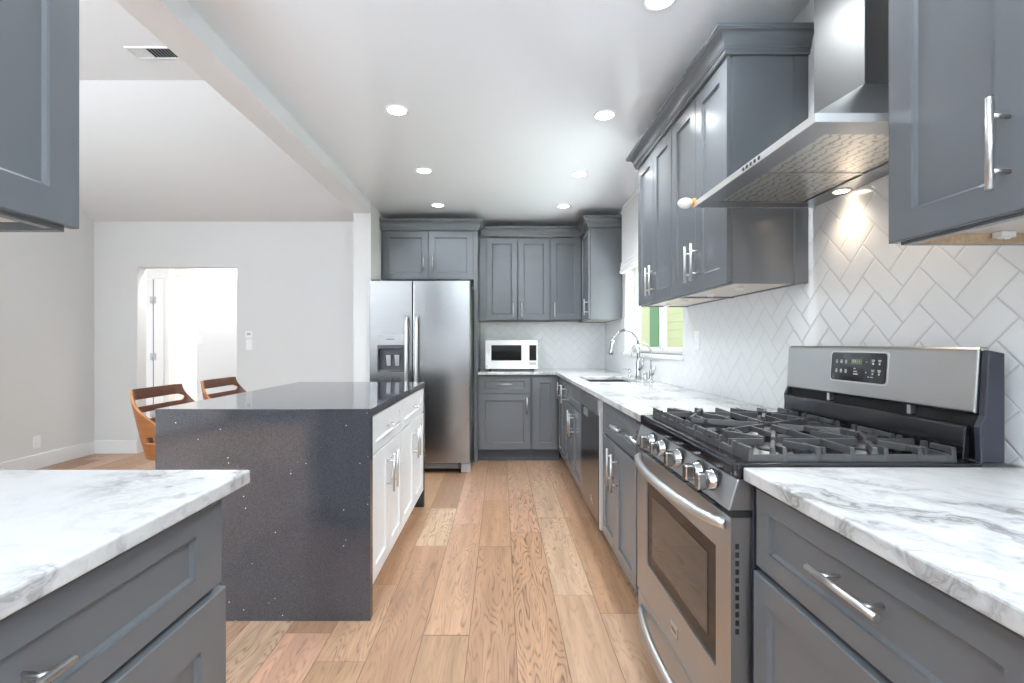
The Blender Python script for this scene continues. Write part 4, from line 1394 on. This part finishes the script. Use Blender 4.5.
def farz(y, Y=YF): return CAM_H + (344 - y) * Y / 480
plate('thermostat', '-y', YF, farx(249), farz(334.5), 0.075, 0.075, 'small white thermostat beside the doorway, above a switch plate', 'thermostat', [(0, 0.005, 0.04, 0.026, 'plastic_grey', 'screen')])
plate('light_switch', '-y', YF, farx(249.3), farz(344.5), 0.070, 0.115, 'white switch plate beside the doorway, below the thermostat', 'switch', [(0, 0, 0.030, 0.062, 'plastic_white', 'rocker')])
plate('light_switch', '-y', 5.9, farx(199.8, 5.9), farz(340, 5.9), 0.070, 0.115, 'white switch plate on the bright hall wall inside the doorway', 'switch', [(0, 0, 0.030, 0.062, 'plastic_white', 'rocker')])
# ceiling register in the living room
VY = 3.50
vx0, vx1 = (131 - 501) * VY / 480, (178 - 501) * VY / 480
vz = 3.32
t = thing('ceiling_vent', ((vx0 + vx1) / 2, VY, vz - 0.012), 'rectangular louvred air register on the living room ceiling', 'vent')
mb = MB()
y0, y1 = 3.43, 3.572
mb.box(vx0, vx1, y0, y0 + 0.014, vz - 0.008, vz - 0.0004); mb.box(vx0, vx1, y1 - 0.014, y1, vz - 0.008, vz - 0.0004)
mb.box(vx0, vx0 + 0.014, y0 + 0.014, y1 - 0.014, vz - 0.008, vz - 0.0004); mb.box(vx1 - 0.014, vx1, y0 + 0.014, y1 - 0.014, vz - 0.008, vz - 0.0004)
mb.build('frame', 'trim_paint', t, 0.001)
MB().box(vx0 + 0.014, vx1 - 0.014, y0 + 0.014, y1 - 0.014, vz - 0.0012, vz - 0.0004).build('backing', 'black_matte', t)
nl = 13
for k in range(nl):
    x = vx0 + 0.022 + (vx1 - vx0 - 0.044) * k / (nl - 1)
    d = 0.013 if k < nl * 0.36 else -0.006
    MB().hexa([(x - 0.001, y0 + 0.0145, vz - 0.009), (x + 0.001, y0 + 0.0145, vz - 0.009), (x + 0.001, y1 - 0.0145, vz - 0.009), (x - 0.001, y1 - 0.0145, vz - 0.009),
               (x - 0.001 + d, y0 + 0.0145, vz - 0.0014), (x + 0.001 + d, y0 + 0.0145, vz - 0.0014), (x + 0.001 + d, y1 - 0.0145, vz - 0.0014), (x - 0.001 + d, y1 - 0.0145, vz - 0.0014)]).build('louvre', 'trim_paint', t)

# recessed downlights
DLZ = CEIL
def downpos(x, y):
    Y = 480 * (CEIL - CAM_H) / (344 - y)
    return ((x - 501) * Y / 480, Y)
DL = [((397, 110), 'recessed ceiling downlight, nearest one in the left row'),
      ((424, 170.5), 'recessed ceiling downlight, middle one in the left row'),
      ((438, 205), 'recessed ceiling downlight in front of the refrigerator cabinet'),
      ((660, -1), 'recessed ceiling downlight cut off by the top edge of the picture'),
      ((604.5, 115), 'recessed ceiling downlight left of the right wall cabinets, second from the top edge'),
      ((579, 174), 'recessed ceiling downlight above the sink side of the floor, third in the right row'),
      ((563.5, 206), 'recessed ceiling downlight in front of the back wall cabinets')]
DL.append(((-0.58, 1.75, 0), 'recessed ceiling downlight of the left row, just above the top edge of the picture'))
base = None
for (px, lab) in DL:
    x, y = downpos(*px) if len(px) == 2 else px[:2]
    if base is None:
        base = thing('downlight', (x, y, CEIL), lab, 'downlight', 'recessed downlights in the kitchen ceiling')
        mb = MB()
        mb.lathe([(0.066, 0.0003), (0.066, 0.003), (0.063, 0.005), (0.055, 0.005), (0.053, 0.0035)], (x, y, CEIL), '-z', 40)
        mb.build('trim_ring', 'trim_paint', base)
        MB().lathe([(0.0525, 0.0006), (0.0525, 0.0034), (0.047, 0.0045), (0, 0.005)], (x, y, CEIL), '-z', 40).build('lens', 'lamp_white', base)
        o = base
    else:
        o = copy_tree(base)
        o.location = (x, y, CEIL)
        o['label'] = lab
SPOTS = [downpos(*px) if len(px) == 2 else px[:2] for px, lab in DL] + [(-0.58, 0.75), (0.60, 0.75), (-0.58, -0.4), (0.60, -0.4), (0.0, -1.8)]  # trailing spots are unseen fills without fixtures, added to brighten the foreground
for (x, y) in SPOTS:
    l = bpy.data.lights.new('downlight_or_fill_beam', 'SPOT')
    l.energy = 9 if y > 4 else (13 if (y < 2 and x < 0) else 26) if y > 1 else (10 if x > 0 else 4)
    l.color = (0.90, 0.96, 1.0)
    l.spot_size = math.radians(140)
    l.spot_blend = 0.9
    l.shadow_soft_size = 0.05
    lo = bpy.data.objects.new('downlight_or_fill_beam', l)
    lo.location = (x, y, CEIL - 0.03)
    COL.objects.link(lo)

# roman shade over the window
t = thing('roman_shade', (1.16, 3.86, 1.86), 'white roman shade drawn up above the sink window', 'shade')
SYa, SYb = 3.10, 4.615
MB().box(XW - 0.024, XW - 0.010, SYa, SYb, 1.95, CEIL - 0.03).build('fabric_panel', 'fabric_white', t)
for k in range(3):
    z = 1.865 + k * 0.036
    o_ = 0.046 - k * 0.006
    mb = MB()
    mb.prism([(XW - 0.010, z), (XW - o_ + 0.010, z), (XW - o_, z + 0.010), (XW - o_, z + 0.030), (XW - o_ + 0.008, z + 0.040), (XW - 0.010, z + 0.040)], 'y', SYa - 0.001 * k, SYb + 0.001 * k)
    mb.build('fold', 'fabric_white', t, 0.004)
MB().box(XW - 0.022, XW + 0.0065, SYa + 0.02, SYb - 0.02, CEIL - 0.03, CEIL - 0.004).build('head_rail', 'plastic_white', t)
